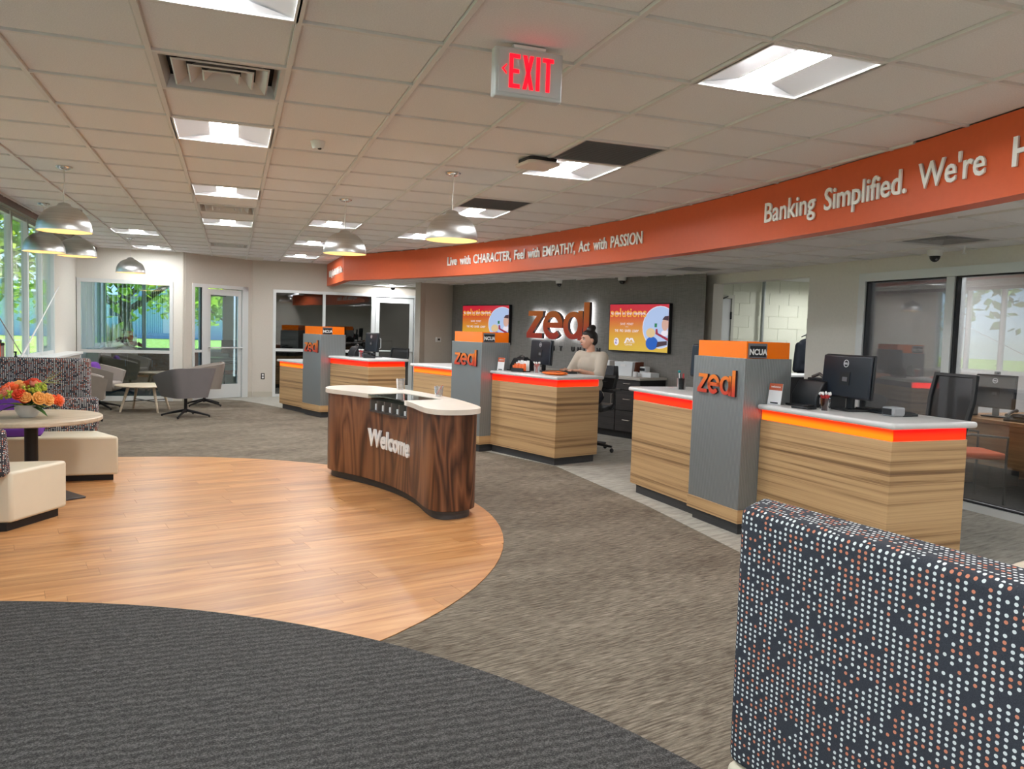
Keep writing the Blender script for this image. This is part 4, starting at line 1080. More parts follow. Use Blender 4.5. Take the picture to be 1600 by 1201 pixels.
# ---------------- tub chairs and coffee table
def tub_shell(mats):
    b = MB(); N = 28
    # plan of the shell: U shape open to +x ; half width .33 at the top, .27 at the bottom
    def ring(hw, dp, r):
        pts = []
        segs = [((dp,-hw),(-dp+r,-hw)), None, ((-dp,-hw+r),(-dp,hw-r)), None, ((-dp+r,hw),(dp,hw))]
        for q in range(6): pts.append((dp+(-2*dp+r)*q/6, -hw))
        for q in range(6): a = 1.5*PI-PI/2*q/6; pts.append((-dp+r+r*math.cos(a), -hw+r+r*math.sin(a)))
        for q in range(6): pts.append((-dp, -hw+r+(2*hw-2*r)*q/6))
        for q in range(6): a = PI-PI/2*q/6; pts.append((-dp+r+r*math.cos(a), hw-r+r*math.sin(a)))
        for q in range(7): pts.append((-dp+r+(2*dp-r)*q/6, hw))
        return pts
    bo = ring(.255,.26,.09); to = ring(.36,.32,.11); bi = ring(.215,.26,.07); ti = ring(.31,.29,.09); n = len(bo)
    def zt(i):
        x = to[i][0]; q = min(1,max(0,(.32-x)/.64)); return .60+.15*q**.8
    vs = [(x,y,.30) for x,y in bo]+[(x,y,zt(i)) for i,(x,y) in enumerate(to)]+[(x,y,zt(i)) for i,(x,y) in enumerate(ti)]+[(x+.01,y,.30) for x,y in bi]
    fs = []
    for i in range(n-1): fs += [(i,i+1,n+i+1,n+i)[::-1], (n+i,n+i+1,2*n+i+1,2*n+i)[::-1], (2*n+i,2*n+i+1,3*n+i+1,3*n+i)[::-1]]
    fs += [(0,n,2*n,3*n), (n-1,4*n-1,3*n-1,2*n-1)]
    fs.append(tuple(range(n)))
    b.add(vs, fs); return b
def tub_chair(loc, rz, label, fab, seatfab=None):
    t = thing('tub_chair', label, 'chair', loc, rz, 'grey swivel tub chairs')
    tub_shell(None).build('shell', fab, t, smooth=45)
    MB().prism(rrect(-.24,-.235,.30,.235,.06), .305, .44).build('seat_cushion', seatfab or fab, t, bevel=.03, seg=3)
    MB().tube([(0,0,.06),(0,0,.31)], .024, 12).build('column', M_BLACK2, t, smooth=50)
    for k in range(4):
        a = PI/4+k*PI/2; c_, s_ = math.cos(a), math.sin(a)
        MB().tube([(.0*c_,.0*s_,.10),(.18*c_,.18*s_,.065),(.36*c_,.36*s_,.022)], [.024,.018,.012], 8).build('base_leg', M_BLACK2, t, smooth=50)
        MB().lathe([(.014,0),(.014,.018)], 10, (.35*c_,.35*s_)).build('glide', M_BLACK, t)
tub_chair((-.66,12.90,0), math.radians(120), 'charcoal grey tub chair with its back to the camera by the coffee table', M_GREYFAB)
tub_chair((-.45,14.62,0), math.radians(185), 'light grey tub chair behind the charcoal one, beside the office door', M_GREYFAB2)
tub_chair((-2.02,14.15,0), math.radians(-8), 'grey tub chair with a purple cushion under the left windows', M_GREYFAB2)
tub_chair((-2.02,12.55,0), math.radians(12), 'grey tub chair mostly hidden behind the high bench back', M_GREYFAB2)
cushion((-2.06,14.12,.60), (-.25,0,math.radians(82)), 'purple cushion on the tub chair under the left windows', (.36,.12,.32))
t = thing('coffee_table', 'low round pale wood coffee table with splayed legs', 'table', (-1.30,13.75,0))
MB().lathe([(.0,.395),(.42,.395),(.44,.402),(.44,.415),(.43,.42),(0,.42)], 48).build('tabletop', W_PALE, t, smooth=30)
for k in range(4):
    a = math.radians(-58+90*k); c_, s_ = math.cos(a), math.sin(a)
    MB().tube([(.27*c_,.27*s_,.395),(.40*c_,.40*s_,0)], [.024,.015], 8).build('leg', W_PALE, t, smooth=50)
MB().tube([(.33*math.cos(math.radians(-58)),.33*math.sin(math.radians(-58)),.17),(-.33*math.cos(math.radians(-58)),-.33*math.sin(math.radians(-58)),.17)], .007, 6).build('stretcher', M_BLACK2, t)
MB().tube([(.33*math.cos(math.radians(32)),.33*math.sin(math.radians(32)),.17),(-.33*math.cos(math.radians(32)),-.33*math.sin(math.radians(32)),.17)], .007, 6).build('stretcher', M_BLACK2, t)
# ---------------- things on the window sill
t = thing('drink_stand', 'small brown stand with an orange glass front on the window sill', 'stand', (XL+.13,9.72,.901), .2)
MB().box((-.09,-.16,0),(.09,.10,.20)).build('body', W_OAK, t, bevel=.01); MB().box((-.095,-.17,.07),(.095,-.155,.26)).build('front', plain('orange_front_glass', srgb(240,84,30), .2), t)  # the front is plain orange, without emission
MB().box((-.1,-.18,.26),(.1,.11,.29)).build('lid', M_BLACK2, t, bevel=.008)
t = thing('thermos', 'black and silver canister standing beside the orange stand on the sill', 'canister', (XL+.15,10.02,.901))
MB().lathe([(.04,0),(.04,.10)], 20).build('base', M_BLACK, t, smooth=40); MB().lathe([(.036,.10),(.036,.22)], 20).build('body', plain('smoked_steel', (.45,.40,.40), .3, .8), t, smooth=40); MB().lathe([(.03,.22),(.04,.225),(.04,.25),(0,.255)], 20).build('lid', M_BLACK, t, smooth=40)
t = thing('spray_bottle', 'small black bottle at the foot of the white pole', 'bottle', (XL+.16,10.62,.901))
MB().lathe([(.0,0),(.026,0),(.026,.06),(.010,.09),(.010,.12),(0,.125)], 16).build('body', M_BLACK, t, smooth=50); MB().box((-.02,-.008,.12),(.012,.008,.135)).build('nozzle', M_BLACK, t)
o = MB().tube([(XL+.24,10.36,.91),(XL+.24,12.66,1.88)], [.013,.005], 8).build('pole', M_WHITE, smooth=50); tag(o, 'thin white pole leaning diagonally across the left windows', 'pole')
o = MB().tube([(XL+.20,8.6,1.98),(XL+.20,10.9,.91)], [.006,.006], 8).build('pole', plain('grey_rod', (.45,.43,.42), .5), smooth=50); tag(o, 'thin grey pole crossing behind the white one at the left windows', 'pole')
# ---------------- wall plates
def outlet(M_, label):
    t = thing('wall_outlet', label, 'outlet'); t.matrix_world = M_
    MB().box((-.035,-.006,-.058),(.035,0,.058)).build('plate', plain('dark_bronze_plate', (.03,.028,.026), .4), t, bevel=.002)
    for z in (-.026,.026): MB().box((-.018,-.008,z-.017),(.018,-.005,z+.017)).build('socket', M_WHITE, t)
outlet(T(.575,YB-.001,.41), 'dark wall outlet with two white sockets on the taupe wall')
pd = Vector((.59,.26,0)).normalized(); th_ = math.atan2(pd.y, pd.x)
t = thing('thermostat', 'small white thermostat with a dark screen on the pier wall', 'thermostat', (3.67,14.545,1.245), th_)
MB().box((-.06,-.02,-.045),(.06,0,.045)).build('body', M_WHITE, t, bevel=.004); MB().box((-.02,-.023,-.015),(.03,-.019,.022)).build('screen', M_BLACK, t)
# light switch near the accent wall end
# ================================================================ accent wall
ARZ = math.atan2(ad.y, ad.x)
AM = T(*A0) @ Rz(ARZ)            # x along the wall to the right, -y towards the lobby
def apt(s, off, z): v = AM @ Vector((s, -off, z)); return (v.x, v.y, v.z)
def screen_mat():
    t = NT('screen_gradient'); tc = t.node('ShaderNodeTexCoord'); sx = t.node('ShaderNodeSeparateXYZ'); t.link(tc.outputs['Generated'], sx.inputs[0])
    c = t.ramp(sx.outputs[2], [(.0, srgb(214,178,58)), (.3, srgb(214,160,48)), (.62, srgb(206,108,40)), (.80, srgb(196,40,44)), (1, srgb(196,24,52))]); t.set((.02,.02,.02), .15)
    t.link(c, t.p.inputs['Emission Color']); t.p.inputs['Emission Strength'].default_value = .50; return t.m
M_SCREEN = screen_mat()
def em(name, c, es=.5): return plain(name, tuple(x*.2 for x in c), .5, emit=c, es=es)
E_W = em('screen_white', srgb(225,218,228)); E_O = em('screen_orange', srgb(226,160,60)); E_B = em('screen_pale_blue', srgb(170,190,226)); E_BL = em('screen_blue', srgb(30,90,180)); E_BLOND = em('screen_blond', srgb(214,186,140)); E_FACE = em('screen_face', srgb(204,164,148)); E_DK = em('screen_dark', srgb(70,50,60)); E_RED = em('screen_maroon', srgb(150,40,66)); E_LAV = em('screen_lavender', srgb(120,104,170))
def wall_screen(s0, s1, z0, z1, label):
    w, h = s1-s0, z1-z0
    t = thing('wall_screen', label, 'screen', apt(s0, 0, z0), ARZ, 'advert screens on the dark wall')
    MB().box((0,-.065,0),(w,-.004,h)).build('bezel', M_BLACK, t, bevel=.004)
    e = .014
    scr = MB().box((e,-.0665,e),(w-e,-.064,h-e)).build('display', M_SCREEN, t, label='red to yellow advert picture')
    W, H = w-2*e, h-2*e
    def tx(body, u, v, capf, wid, mat, bold=.0, y=-.0672, align='LEFT'):
        me_h = capf*H/.70
        x = e+u*W-(wid*W/2 if align == 'CENTER' else 0)
        k = wid*W/len(body); q = 0
        for wd_ in body.split(' '):
            text_part('screen_text', wd_, me_h, mat, scr, T(x+q*k, y, e+v*H) @ Matrix.Rotation(PI/2, 4, 'X'), 1, 0, bold*me_h, fit=(len(wd_)-.15)*k)
            q += len(wd_)+1
    tx('solutions', .01, .735, .185, .64, E_O, .02)
    tx('to save on your mortgage', .025, .782, .062, .60, E_W, .02, -.0676)
    tx('SAVE MONEY', .31, .555, .052, .235, E_W, .0, align='CENTER'); tx('WITH', .31, .505, .022, .06, E_W, align='CENTER'); tx('THE PRO SAVER LOAN*', .31, .405, .055, .42, E_W, .015, align='CENTER')
    tx('MORTGAGE', .29, .17, .036, .17, E_W, align='LEFT'); tx('CENTER', .29, .115, .036, .13, E_W)
    def shape(nm, poly, mat, y): 
        p = clip([(a*W+e, b_*H+e) for a, b_ in poly], [(e,e),(W+e,e),(W+e,H+e),(e,H+e)])
        b = MB(); n_ = len(p); b.add([(a,y,c) for a, c in p], [tuple(range(n_))]); b.build(nm, mat, scr)
    def disc(cx, cy, rx, ry, n_=28): return [(cx+rx*math.cos(2*PI*k/n_), cy+ry*math.sin(2*PI*k/n_)) for k in range(n_)]
    shape('screen_picture', disc(.865,.52,.285,.445), E_W, -.0670); shape('screen_picture', disc(.865,.52,.275,.43), E_B, -.0672)
    for nm, poly, mat, y in (('screen_picture', disc(.72,.40,.075,.10), E_BLOND, -.0676), ('screen_picture', disc(.745,.18,.10,.14), E_BL, -.0675), ('screen_picture', disc(.95,.58,.055,.13), E_FACE, -.0676), ('screen_picture', [(.90,.68),(1.0,.66),(1.0,.76),(.94,.75)], E_DK, -.0677),
        ('screen_picture', [(.80,.48),(.83,.49),(.84,.40),(1.0,.30),(1.0,.24),(.80,.38)], E_RED, -.0677), ('screen_picture', disc(.95,.40,.06,.06), E_W, -.0675), ('screen_picture', [(.78,.52),(.82,.52),(.82,.60),(.78,.60)], em('screen_green', srgb(40,120,80)), -.0677), ('screen_picture', [(.82,.10),(.99,.16),(.99,.24),(.84,.22)], E_DK, -.0676)):
        shape(nm, poly, mat, y)
    shape('screen_mark', disc(.135,.19,.045,.085), E_W, -.0672)
    tx('Z', .105, .15, .085, .055, E_LAV, .04, -.0678)
    shape('screen_mark', [(.27,.16),(.31,.28),(.35,.28),(.365,.24),(.38,.28),(.42,.28),(.455,.20),(.425,.20),(.40,.25),(.365,.20),(.33,.25),(.30,.16)], E_W, -.0672)
wall_screen(.44, 1.84, 1.21, 1.905, 'advert screen left of the large zeal logo, half behind the middle pillar')
wall_screen(4.233, 5.384, 1.203, 1.905, 'advert screen right of the large zeal logo, fully visible')
t = thing('wall_logo', 'large backlit orange zeal logo on the dark wall', 'sign', apt(2.375, 0, 1.30), ARZ)
M_HALO = plain('white_halo_led', (1,1,1), .5, emit=(.93,.95,1.0), es=3.2)
for me in LM:
    o = bpy.data.objects.new('logo_letter', me); COL.objects.link(o); o.parent = t; o.location = (0,-.05,0); o.scale = (1.0,1.2,.97)
    hm = me.copy(); hm.materials.clear(); hm.materials.append(M_HALO); hm.name = 'backlight'
    for p in hm.polygons: p.material_index = 0
    o = bpy.data.objects.new('backlight', hm); COL.objects.link(o); o.parent = t; o.location = (0,-.043,0); o.scale = (1.0,.12,.97)
M_DKLET = plain('charcoal_letter', (.02,.018,.017), .5)
for i, ch in enumerate('CREDIT UNION'):
    if ch == ' ': continue
    text_part('letter', ch, .108, M_DKLET, t, T(.015+i*.1405, -.012, -.142) @ Matrix.Rotation(PI/2, 4, 'X'), 1.0, .008, .002)
# ---------------- back counter: cabinets, worktop and what stands on it
M_PULL = plain('nickel_pull', (.55,.52,.47), .3, .9)
for k, (a, c, kind) in enumerate(((2.62,3.07,'d'),(3.07,3.52,'w'),(3.52,3.97,'d'),(3.97,4.42,'w'),(4.42,4.87,'d'),(4.87,5.32,'w'))):
    t = thing('base_cabinet', ('charcoal base cabinet with a drawer and a door, ' if kind == 'd' else 'charcoal base cabinet with three drawers, ')+('farthest left behind the tellers','second from the left behind the tellers','third from the left behind the tellers','fourth from the left behind the tellers','beside the gap between pods','at the right end of the back counter')[k], 'cabinet', apt(a,0,0), ARZ, 'charcoal back cabinets')
    w = c-a
    MB().box((0,-.47,0),(w,-.01,.10)).build('toe_kick', M_BLACK, t)
    MB().box((0.002,-.52,.10),(w-.002,-.01,.83)).build('body', plain('cabinet_gap_black', (.008,.008,.008), .6), t)
    def front(z0, z1, nm, pull):
        f = MB().box((.006,-.54,z0),(w-.006,-.52,z1)).build(nm, W_DARKCAB, t, bevel=.002)
        if pull == 'h': MB().tube([(w/2-.06,-.545,(z0+z1)/2+.02),(w/2-.06,-.565,(z0+z1)/2+.02),(w/2+.06,-.565,(z0+z1)/2+.02),(w/2+.06,-.545,(z0+z1)/2+.02)], .005, 6).build('pull', M_PULL, f)
        else: MB().tube([(w-.06,-.545,z1-.06),(w-.06,-.565,z1-.06),(w-.06,-.565,z1-.20),(w-.06,-.545,z1-.20)], .005, 6).build('pull', M_PULL, f)
    front(.685, .825, 'drawer', 'h')
    if kind == 'd': front(.105, .675, 'door', 'v')
    else: front(.40, .675, 'drawer', 'h'); front(.105, .39, 'drawer', 'h')
o = MB().box((-.04,-.575,.83),(5.345-2.62,-.005,.868)).build('worktop', plain('greige_laminate', (.50,.47,.42), .4), None, apt(2.62,0,0), (0,0,ARZ), bevel=.008); tag(o, 'greige worktop along the dark wall under the screens', 'worktop')
M_BIN = plain('grey_white_bin', srgb(228,232,234), .5)
def bin_(s, off, w, d, h, rz, label):
    t = thing('storage_bin', label, 'bin', apt(s,off,.869), ARZ+rz, 'pale storage bins')
    k = .86; b = MB()
    def sh(x0,x1,y0,y1): 
        pass
    o_ = [(-w/2,-d/2),(w/2,-d/2),(w/2,d/2),(-w/2,d/2)]
    vs = [(x*k,y*k,0) for x,y in o_]+[(x,y,h) for x,y in o_]+[(x*.95,y*.95,h) for x,y in o_]+[(x*k*.93,y*k*.93,.01) for x,y in o_]
    fs = [(3,2,1,0)]+[(i,(i+1)%4,(i+1)%4+4,i+4) for i in range(4)]+[(i+4,(i+1)%4+4,(i+1)%4+8,i+8) for i in range(4)]+[(i+8,(i+1)%4+8,(i+1)%4+12,i+12) for i in range(4)]+[(12,13,14,15)]
    b.add(vs, fs).build('tub', M_BIN, t)
    MB().box((-.04,-d/2-.004,h*.66),(.04,-d/2+.002,h*.84)).build('label_card', wcard, t)
bin_(4.40, .30, .30, .22, .20, .25, 'pale storage bin beside the seated teller'); bin_(4.63, .40, .20, .16, .13, .2, 'smaller pale storage bin between two larger ones'); bin_(4.86, .30, .30, .24, .20, .2, 'pale storage bin at the right of the three')
t = thing('paper_tray', 'flat light grey box at the right end of the back counter', 'box', apt(5.20,.24,.869), ARZ); MB().box((-.12,-.09,0),(.12,.09,.06)).build('tray', M_BIN, t, bevel=.004); MB().box((-.10,-.07,.06),(.10,.07,.064)).build('paper', wcard, t)
t = thing('receipt_printer', 'white and black receipt printer behind the bins', 'printer', apt(5.09,.20,.869), ARZ); MB().box((-.05,-.05,0),(.05,.06,.14)).build('body', M_BIN, t, bevel=.01); MB().box((-.045,-.055,.08),(.045,-.048,.12)).build('slot', M_BLACK, t)
t = thing('tape_roll', 'small white paper roll on the back counter', 'paper roll', apt(5.10,.40,.869), ARZ); MB().lathe([(.012,0),(.035,0),(.035,.07),(.012,.07),(.012,0)], 20).build('roll', wcard, t, smooth=40)
t = thing('binder', 'brown folder standing against the right bin', 'folder', apt(5.00,.22,.869), ARZ+.15); b = MB().box((-.012,-.1,0),(.012,.1,.20)); b.build('cover', plain('brown_card', srgb(120,64,40), .7), t); MB().box((-.008,-.095,.004),(.008,.092,.195)).build('sheets', wcard, t)

# ================================================================ teller equipment
M_SCR = plain('dark_screen_back', (.010,.014,.022), .35)
def monitor(loc, ang, label, w=.50, h=.30, zc=.23, logo_ring=True):
    """ang: direction of the panel from its left edge to its right edge as seen from behind"""
    t = thing('computer_monitor', label, 'monitor', loc, ang, 'black monitors seen from behind')
    MB().prism(rrect(-.11,.0,.11,.18,.02), 0, .012).build('stand_base', M_BLACK, t, bevel=.003)
    MB().box((-.03,.07,.012),(.03,.10,zc)).build('stand_neck', M_BLACK, t, bevel=.006)
    M_ = T(0,.05,zc) @ Matrix.Rotation(-.06, 4, 'X')
    b = MB(); b.box((-w/2,0,-h/2),(w/2,.02,h/2),M_); b.build('panel', M_BLACK, t, bevel=.008)
    MB().box((-w/2+.006,-.022,-h/2+.006),(w/2-.006,.0,h/2-.006),M_).build('back_cover', M_SCR, t, bevel=.012, seg=3)
    MB().box((-w/2+.012,.0205,-h/2+.014),(w/2-.012,.0215,h/2-.012),M_).build('display', plain('office_screen', (.05,.06,.08), .2), t)
    b = MB(); ring_mesh(b, 0, h/2-.062, .026, .021, .021, 0, 2*PI, .002, 28); b2 = MB(); b2.add(b.v, b.f, M_ @ T(0,-.022,0)); r_ = b2.build('badge', plain('silver_badge', (.7,.72,.75), .3, .5), t)
    text_part('badge_text', 'DELL', .018, plain('silver_badge', (.7,.72,.75)), r_, M_ @ T(0,-.0235,h/2-.068) @ Matrix.Rotation(PI/2,4,'X'), 1, .0004, .001, align='CENTER')
    MB().box((-.05,-.026,-.06),(.05,-.021,.03),M_).build('mount_plate', M_BLACK, t); MB().box((-.02,-.0275,-.035),(.03,-.0255,-.005),M_).build('spec_label', plain('grey_sticker', (.12,.12,.13), .6), t)
    return t
def dirang(dx, dy): return math.atan2(dy, dx)
monitor(on_pod(2,.50,.42), dirang(-.07,-.998), 'black monitor on the nearest right worktop, in front of the glass wall', zc=.235)
monitor(on_pod(1,.30,.62), dirang(.13,-.99), 'black monitor in front of the seated teller', zc=.23)
monitor(on_pod(0,.48,.58), dirang(.25,-.97), 'black monitor on the farthest right worktop', zc=.23, w=.46)
monitor(on_pod(2,-1.17,.56), dirang(.35,-.94), 'black monitor half hidden behind the nearest sign pillar', zc=.26)
def pen_cup(loc, label, holder, pen, n=9, r=.036, h=.085):
    t = thing('pen_cup', label, 'pen cup', loc, random.random()*3, 'pen cups on the worktops')
    MB().lathe_open([(0,.003),(r*.8,.003),(r,h),(r*1.04,h),(r*.84,0),(0,0)], 22).build('cup', holder, t, smooth=50)
    for k in range(n):
        a = 2*PI*k/n; q = .5+.4*((k*.37)%1)
        e_ = (r*.95*math.cos(a+.5), r*.95*math.sin(a+.5), h+.028+.008*((k*.6)%1)); s_ = (-r*.5*math.cos(a), -r*.5*math.sin(a), .005)
        p_ = MB().tube([s_, e_], .0045, 6).build('pen', pen, t); MB().ell(e_, (.008,.008,.011), 8, 6).build('pen_tip', M_WHITE, p_, smooth=70)
RED = plain('red_pen', (.5,.03,.03), .4); PINK = plain('pinkish_pen', srgb(196,110,100), .4)
M_SMOKE = glass_mat('smoked_pen_cup', (.45,.36,.36), .05, 1.0, .05)
pen_cup(on_pod(2,.485,.30), 'smoked pen cup with red and white pens beside the nearest monitor', M_SMOKE, RED, 11)
pen_cup(on_pod(1,.55,.40), 'clear pen cup with pink pens in front of the middle monitor', M_CUP, PINK, 9)
pen_cup(on_pod(0,.62,.36), 'pink pen cup with white tips on the farthest worktop', M_CUP, RED, 10)
t = thing('pen_cup', 'black mesh pen holder with a teal pen on the nearest left worktop', 'pen cup', on_pod(2,-1.305,.35), .3, 'pen cups on the worktops')
MB().lathe_open([(0,.003),(.034,.003),(.040,.10),(.042,.10),(.036,0),(0,0)], 16).build('cup', glass_mat('black_wire_mesh', (.25,.25,.25), .03, .5, .3), t, smooth=50)
MB().tube([(-.02,0,.01),(-.035,.0,.15)], .005, 6).build('pen', M_WHITE, t); MB().ell((-.036,0,.16), .013).build('pen_top', plain('teal_plastic', srgb(20,140,140), .4), t, smooth=70)
for q, m_ in ((.02,RED),(.03,RED),(-.005,M_BLACK)): MB().tube([(q*.5,-.01,.01),(q*1.4,.012,.14)], .004, 6).build('pen', m_, t)
def counter_card(loc, rz, label):
    t = thing('counter_sign', label, 'sign', loc, rz, 'small welcome signs')
    M_ = Matrix.Rotation(-.14, 4, 'X')
    MB().box((-.055,0,0),(.055,.006,.155),M_).build('panel', plain('white_card', (.85,.85,.85)), t)
    h_ = MB().box((-.055,-.0008,.105),(.055,.0,.155),M_).build('header', plain('rust_header', srgb(196,92,58), .5), t)
    text_part('header_text', 'welcome', .022, M_WHITE, h_, M_ @ T(0,-.0012,.124) @ Matrix.Rotation(PI/2,4,'X'), 1, 0, .0006, align='CENTER')
    MB().box((-.032,-.0008,.008),(.032,.0,.018),M_).build('footer', M_BLACK, t)
    MB().box((-.05,.0,0),(.05,.06,.006)).build('foot', M_CUP, t)
counter_card(on_pod(2,.075,.215), POD_EMPTY[2][1]+.25, 'small white and rust welcome sign beside the nearest pillar')
counter_card(on_pod(1,.085,.22), POD_EMPTY[1][1]+.12, 'small white and rust welcome sign beside the middle pillar')
def printer(loc, rz, label, s=1.0):
    t = thing('desktop_printer', label, 'printer', loc, rz, 'black desktop printers')
    b = MB(); prof = [(-.13,0),(.15,0),(.15,.12),(.05,.19),(-.06,.19),(-.13,.08)]
    M_ = Matrix(((0,0,1,0),(1,0,0,0),(0,1,0,0),(0,0,0,1)))
    b.prism([(y*s,z*s) for y,z in prof], -.13*s, .13*s, M_); b.build('body', M_BLACK, t, bevel=.012, seg=3)
    MB().box((-.09*s,-.02*s,.188*s),(.09*s,.06*s,.205*s)).build('lid', M_BLACK2, t, bevel=.006); MB().box((-.1*s,-.20*s,.0),(.1*s,-.13*s,.016*s)).build('tray', M_BLACK2, t)
    MB().tube([(-.06*s,.0,.21*s),(0,.01*s,.235*s),(.06*s,.0,.21*s)], .012*s, 8).build('roll_cover', plain('brown_grey_plastic', (.07,.06,.055), .4), t, smooth=60)
printer(on_pod(2,.20,.50), POD_EMPTY[2][1], 'black printer beside the nearest welcome sign', 1.0)
printer(on_pod(1,.14,.50), POD_EMPTY[1][1], 'black printer behind the middle welcome sign', .8)
printer(on_pod(0,.24,.50), POD_EMPTY[0][1], 'black printer beside the farthest pillar', .8)
def phone(loc, rz, label):
    t = thing('desk_phone', label, 'phone', loc, rz, 'black desk phones')
    b = MB(); M_ = Matrix(((0,0,1,0),(1,0,0,0),(0,1,0,0),(0,0,0,1))); b.prism([(-.09,0),(.09,0),(.09,.07),(-.09,.02)], -.10, .10, M_); b.build('base', M_BLACK, t, bevel=.006)
    MB().tube([(-.075,-.08,.055),(-.075,-.03,.072),(-.075,.04,.092),(-.075,.09,.095)], [.02,.014,.014,.02], 8).build('handset', M_BLACK2, t, smooth=60); MB().box((-.02,.02,.062),(.08,.075,.072)).build('display', plain('grey_lcd', (.20,.21,.22), .3), t)
    MB().box((-.02,-.07,.033),(.08,.0,.052)).build('keypad', M_BLACK2, t)
phone(on_pod(0,.76,.42), POD_EMPTY[0][1]+2.6, 'black phone beside the farthest pen cup'); phone(on_pod(1,-.78,.30), POD_EMPTY[1][1]+2.9, 'black phone on the middle left worktop'); phone(on_pod(0,-.70,.18,PZ-.13), POD_EMPTY[0][1]+.5, 'dark phone at the farthest low worktop')
def keyboard(loc, rz, label):
    t = thing('keyboard', label, 'keyboard', loc, rz, 'black keyboards')
    MB().box((-.21,-.065,0),(.21,.065,.018)).build('tray', M_BLACK, t, bevel=.004)
    for r in range(5):
        for c in range(14):
            MB().box((-.20+c*.0288,-.056+r*.0228,.018),(-.176+c*.0288,-.038+r*.0228,.023)).build('key', M_BLACK2, t)
keyboard(on_pod(2,.70,.62), POD_EMPTY[2][1], 'black keyboard on the nearest right worktop')
t = thing('card_reader', 'flat black card reader near the front of the nearest worktop', 'card reader', on_pod(2,.36,.235), POD_EMPTY[2][1]+.2)
MB().box((-.07,-.05,0),(.07,.05,.018)).build('body', M_BLACK, t, bevel=.006); MB().box((.02,-.035,.018),(.06,.035,.03)).build('reader', M_BLACK2, t, bevel=.004); MB().box((-.05,-.03,.018),(.01,.03,.019)).build('screen', M_SCR, t)
t = thing('label_maker', 'grey and black label printer behind the nearest monitor', 'printer', on_pod(2,.86,.52), POD_EMPTY[2][1]); MB().box((-.05,-.05,0),(.05,.05,.06)).build('body', plain('grey_plastic', (.30,.31,.32), .5), t, bevel=.01); MB().box((-.04,-.054,.01),(.03,-.048,.05)).build('front', M_BLACK2, t)
# brochures and pouch on the middle worktop
t = thing('brochure_holder', 'black holder full of orange and white brochures on the middle worktop', 'brochure holder', on_pod(1,.33,.34), POD_EMPTY[1][1]+.1)
MB().box((-.10,-.06,0),(.10,.06,.012)).box((-.10,-.065,0),(.10,-.058,.045)).build('tray', M_BLACK, t)
for k in range(4):
    c_ = (plain('orange_brochure', srgb(236,110,54), .5), plain('orange_brochure', srgb(236,110,54)), wcard, wcard)[k]
    for q in range(4): MB().box((-.095+q*.05,-.045+k*.028,.012),(-.053+q*.05,-.040+k*.028,.075+k*.018+.006*(q%2))).build('brochure', c_, t)
t = thing('pouch', 'flat orange pouch lying on the middle worktop before the teller', 'pouch', on_pod(1,.95,.33), POD_EMPTY[1][1]+.25)
b = MB(); b.ell((0,0,.022), (.17,.085,.024), 24, 8); b.build('bag', plain('orange_nylon', srgb(240,112,24), .45), t, smooth=60); MB().tube([(-.165,-.02,.024),(-.06,-.075,.04),(.06,-.078,.04),(.165,-.02,.024)], .004, 6).build('zip', M_BLACK, t)
t = thing('paper_stack', 'loose white papers beside the orange pouch', 'papers', on_pod(1,.70,.52), POD_EMPTY[1][1]+.3); 
for q in range(3): MB().box((-.105,-.14,.002*q),(.105,.14,.002*q+.0018),Rz(.12*q)).build('sheet', wcard, t)
t = thing('sticky_note', 'small red and white card on the nearest left worktop', 'card', on_pod(2,-1.52,.38), POD_EMPTY[2][1]); MB().box((-.05,-.03,0),(.05,.03,.002)).build('card', wcard, t); MB().box((-.045,-.012,.002),(.045,.012,.0025)).build('stripe', RED, t)
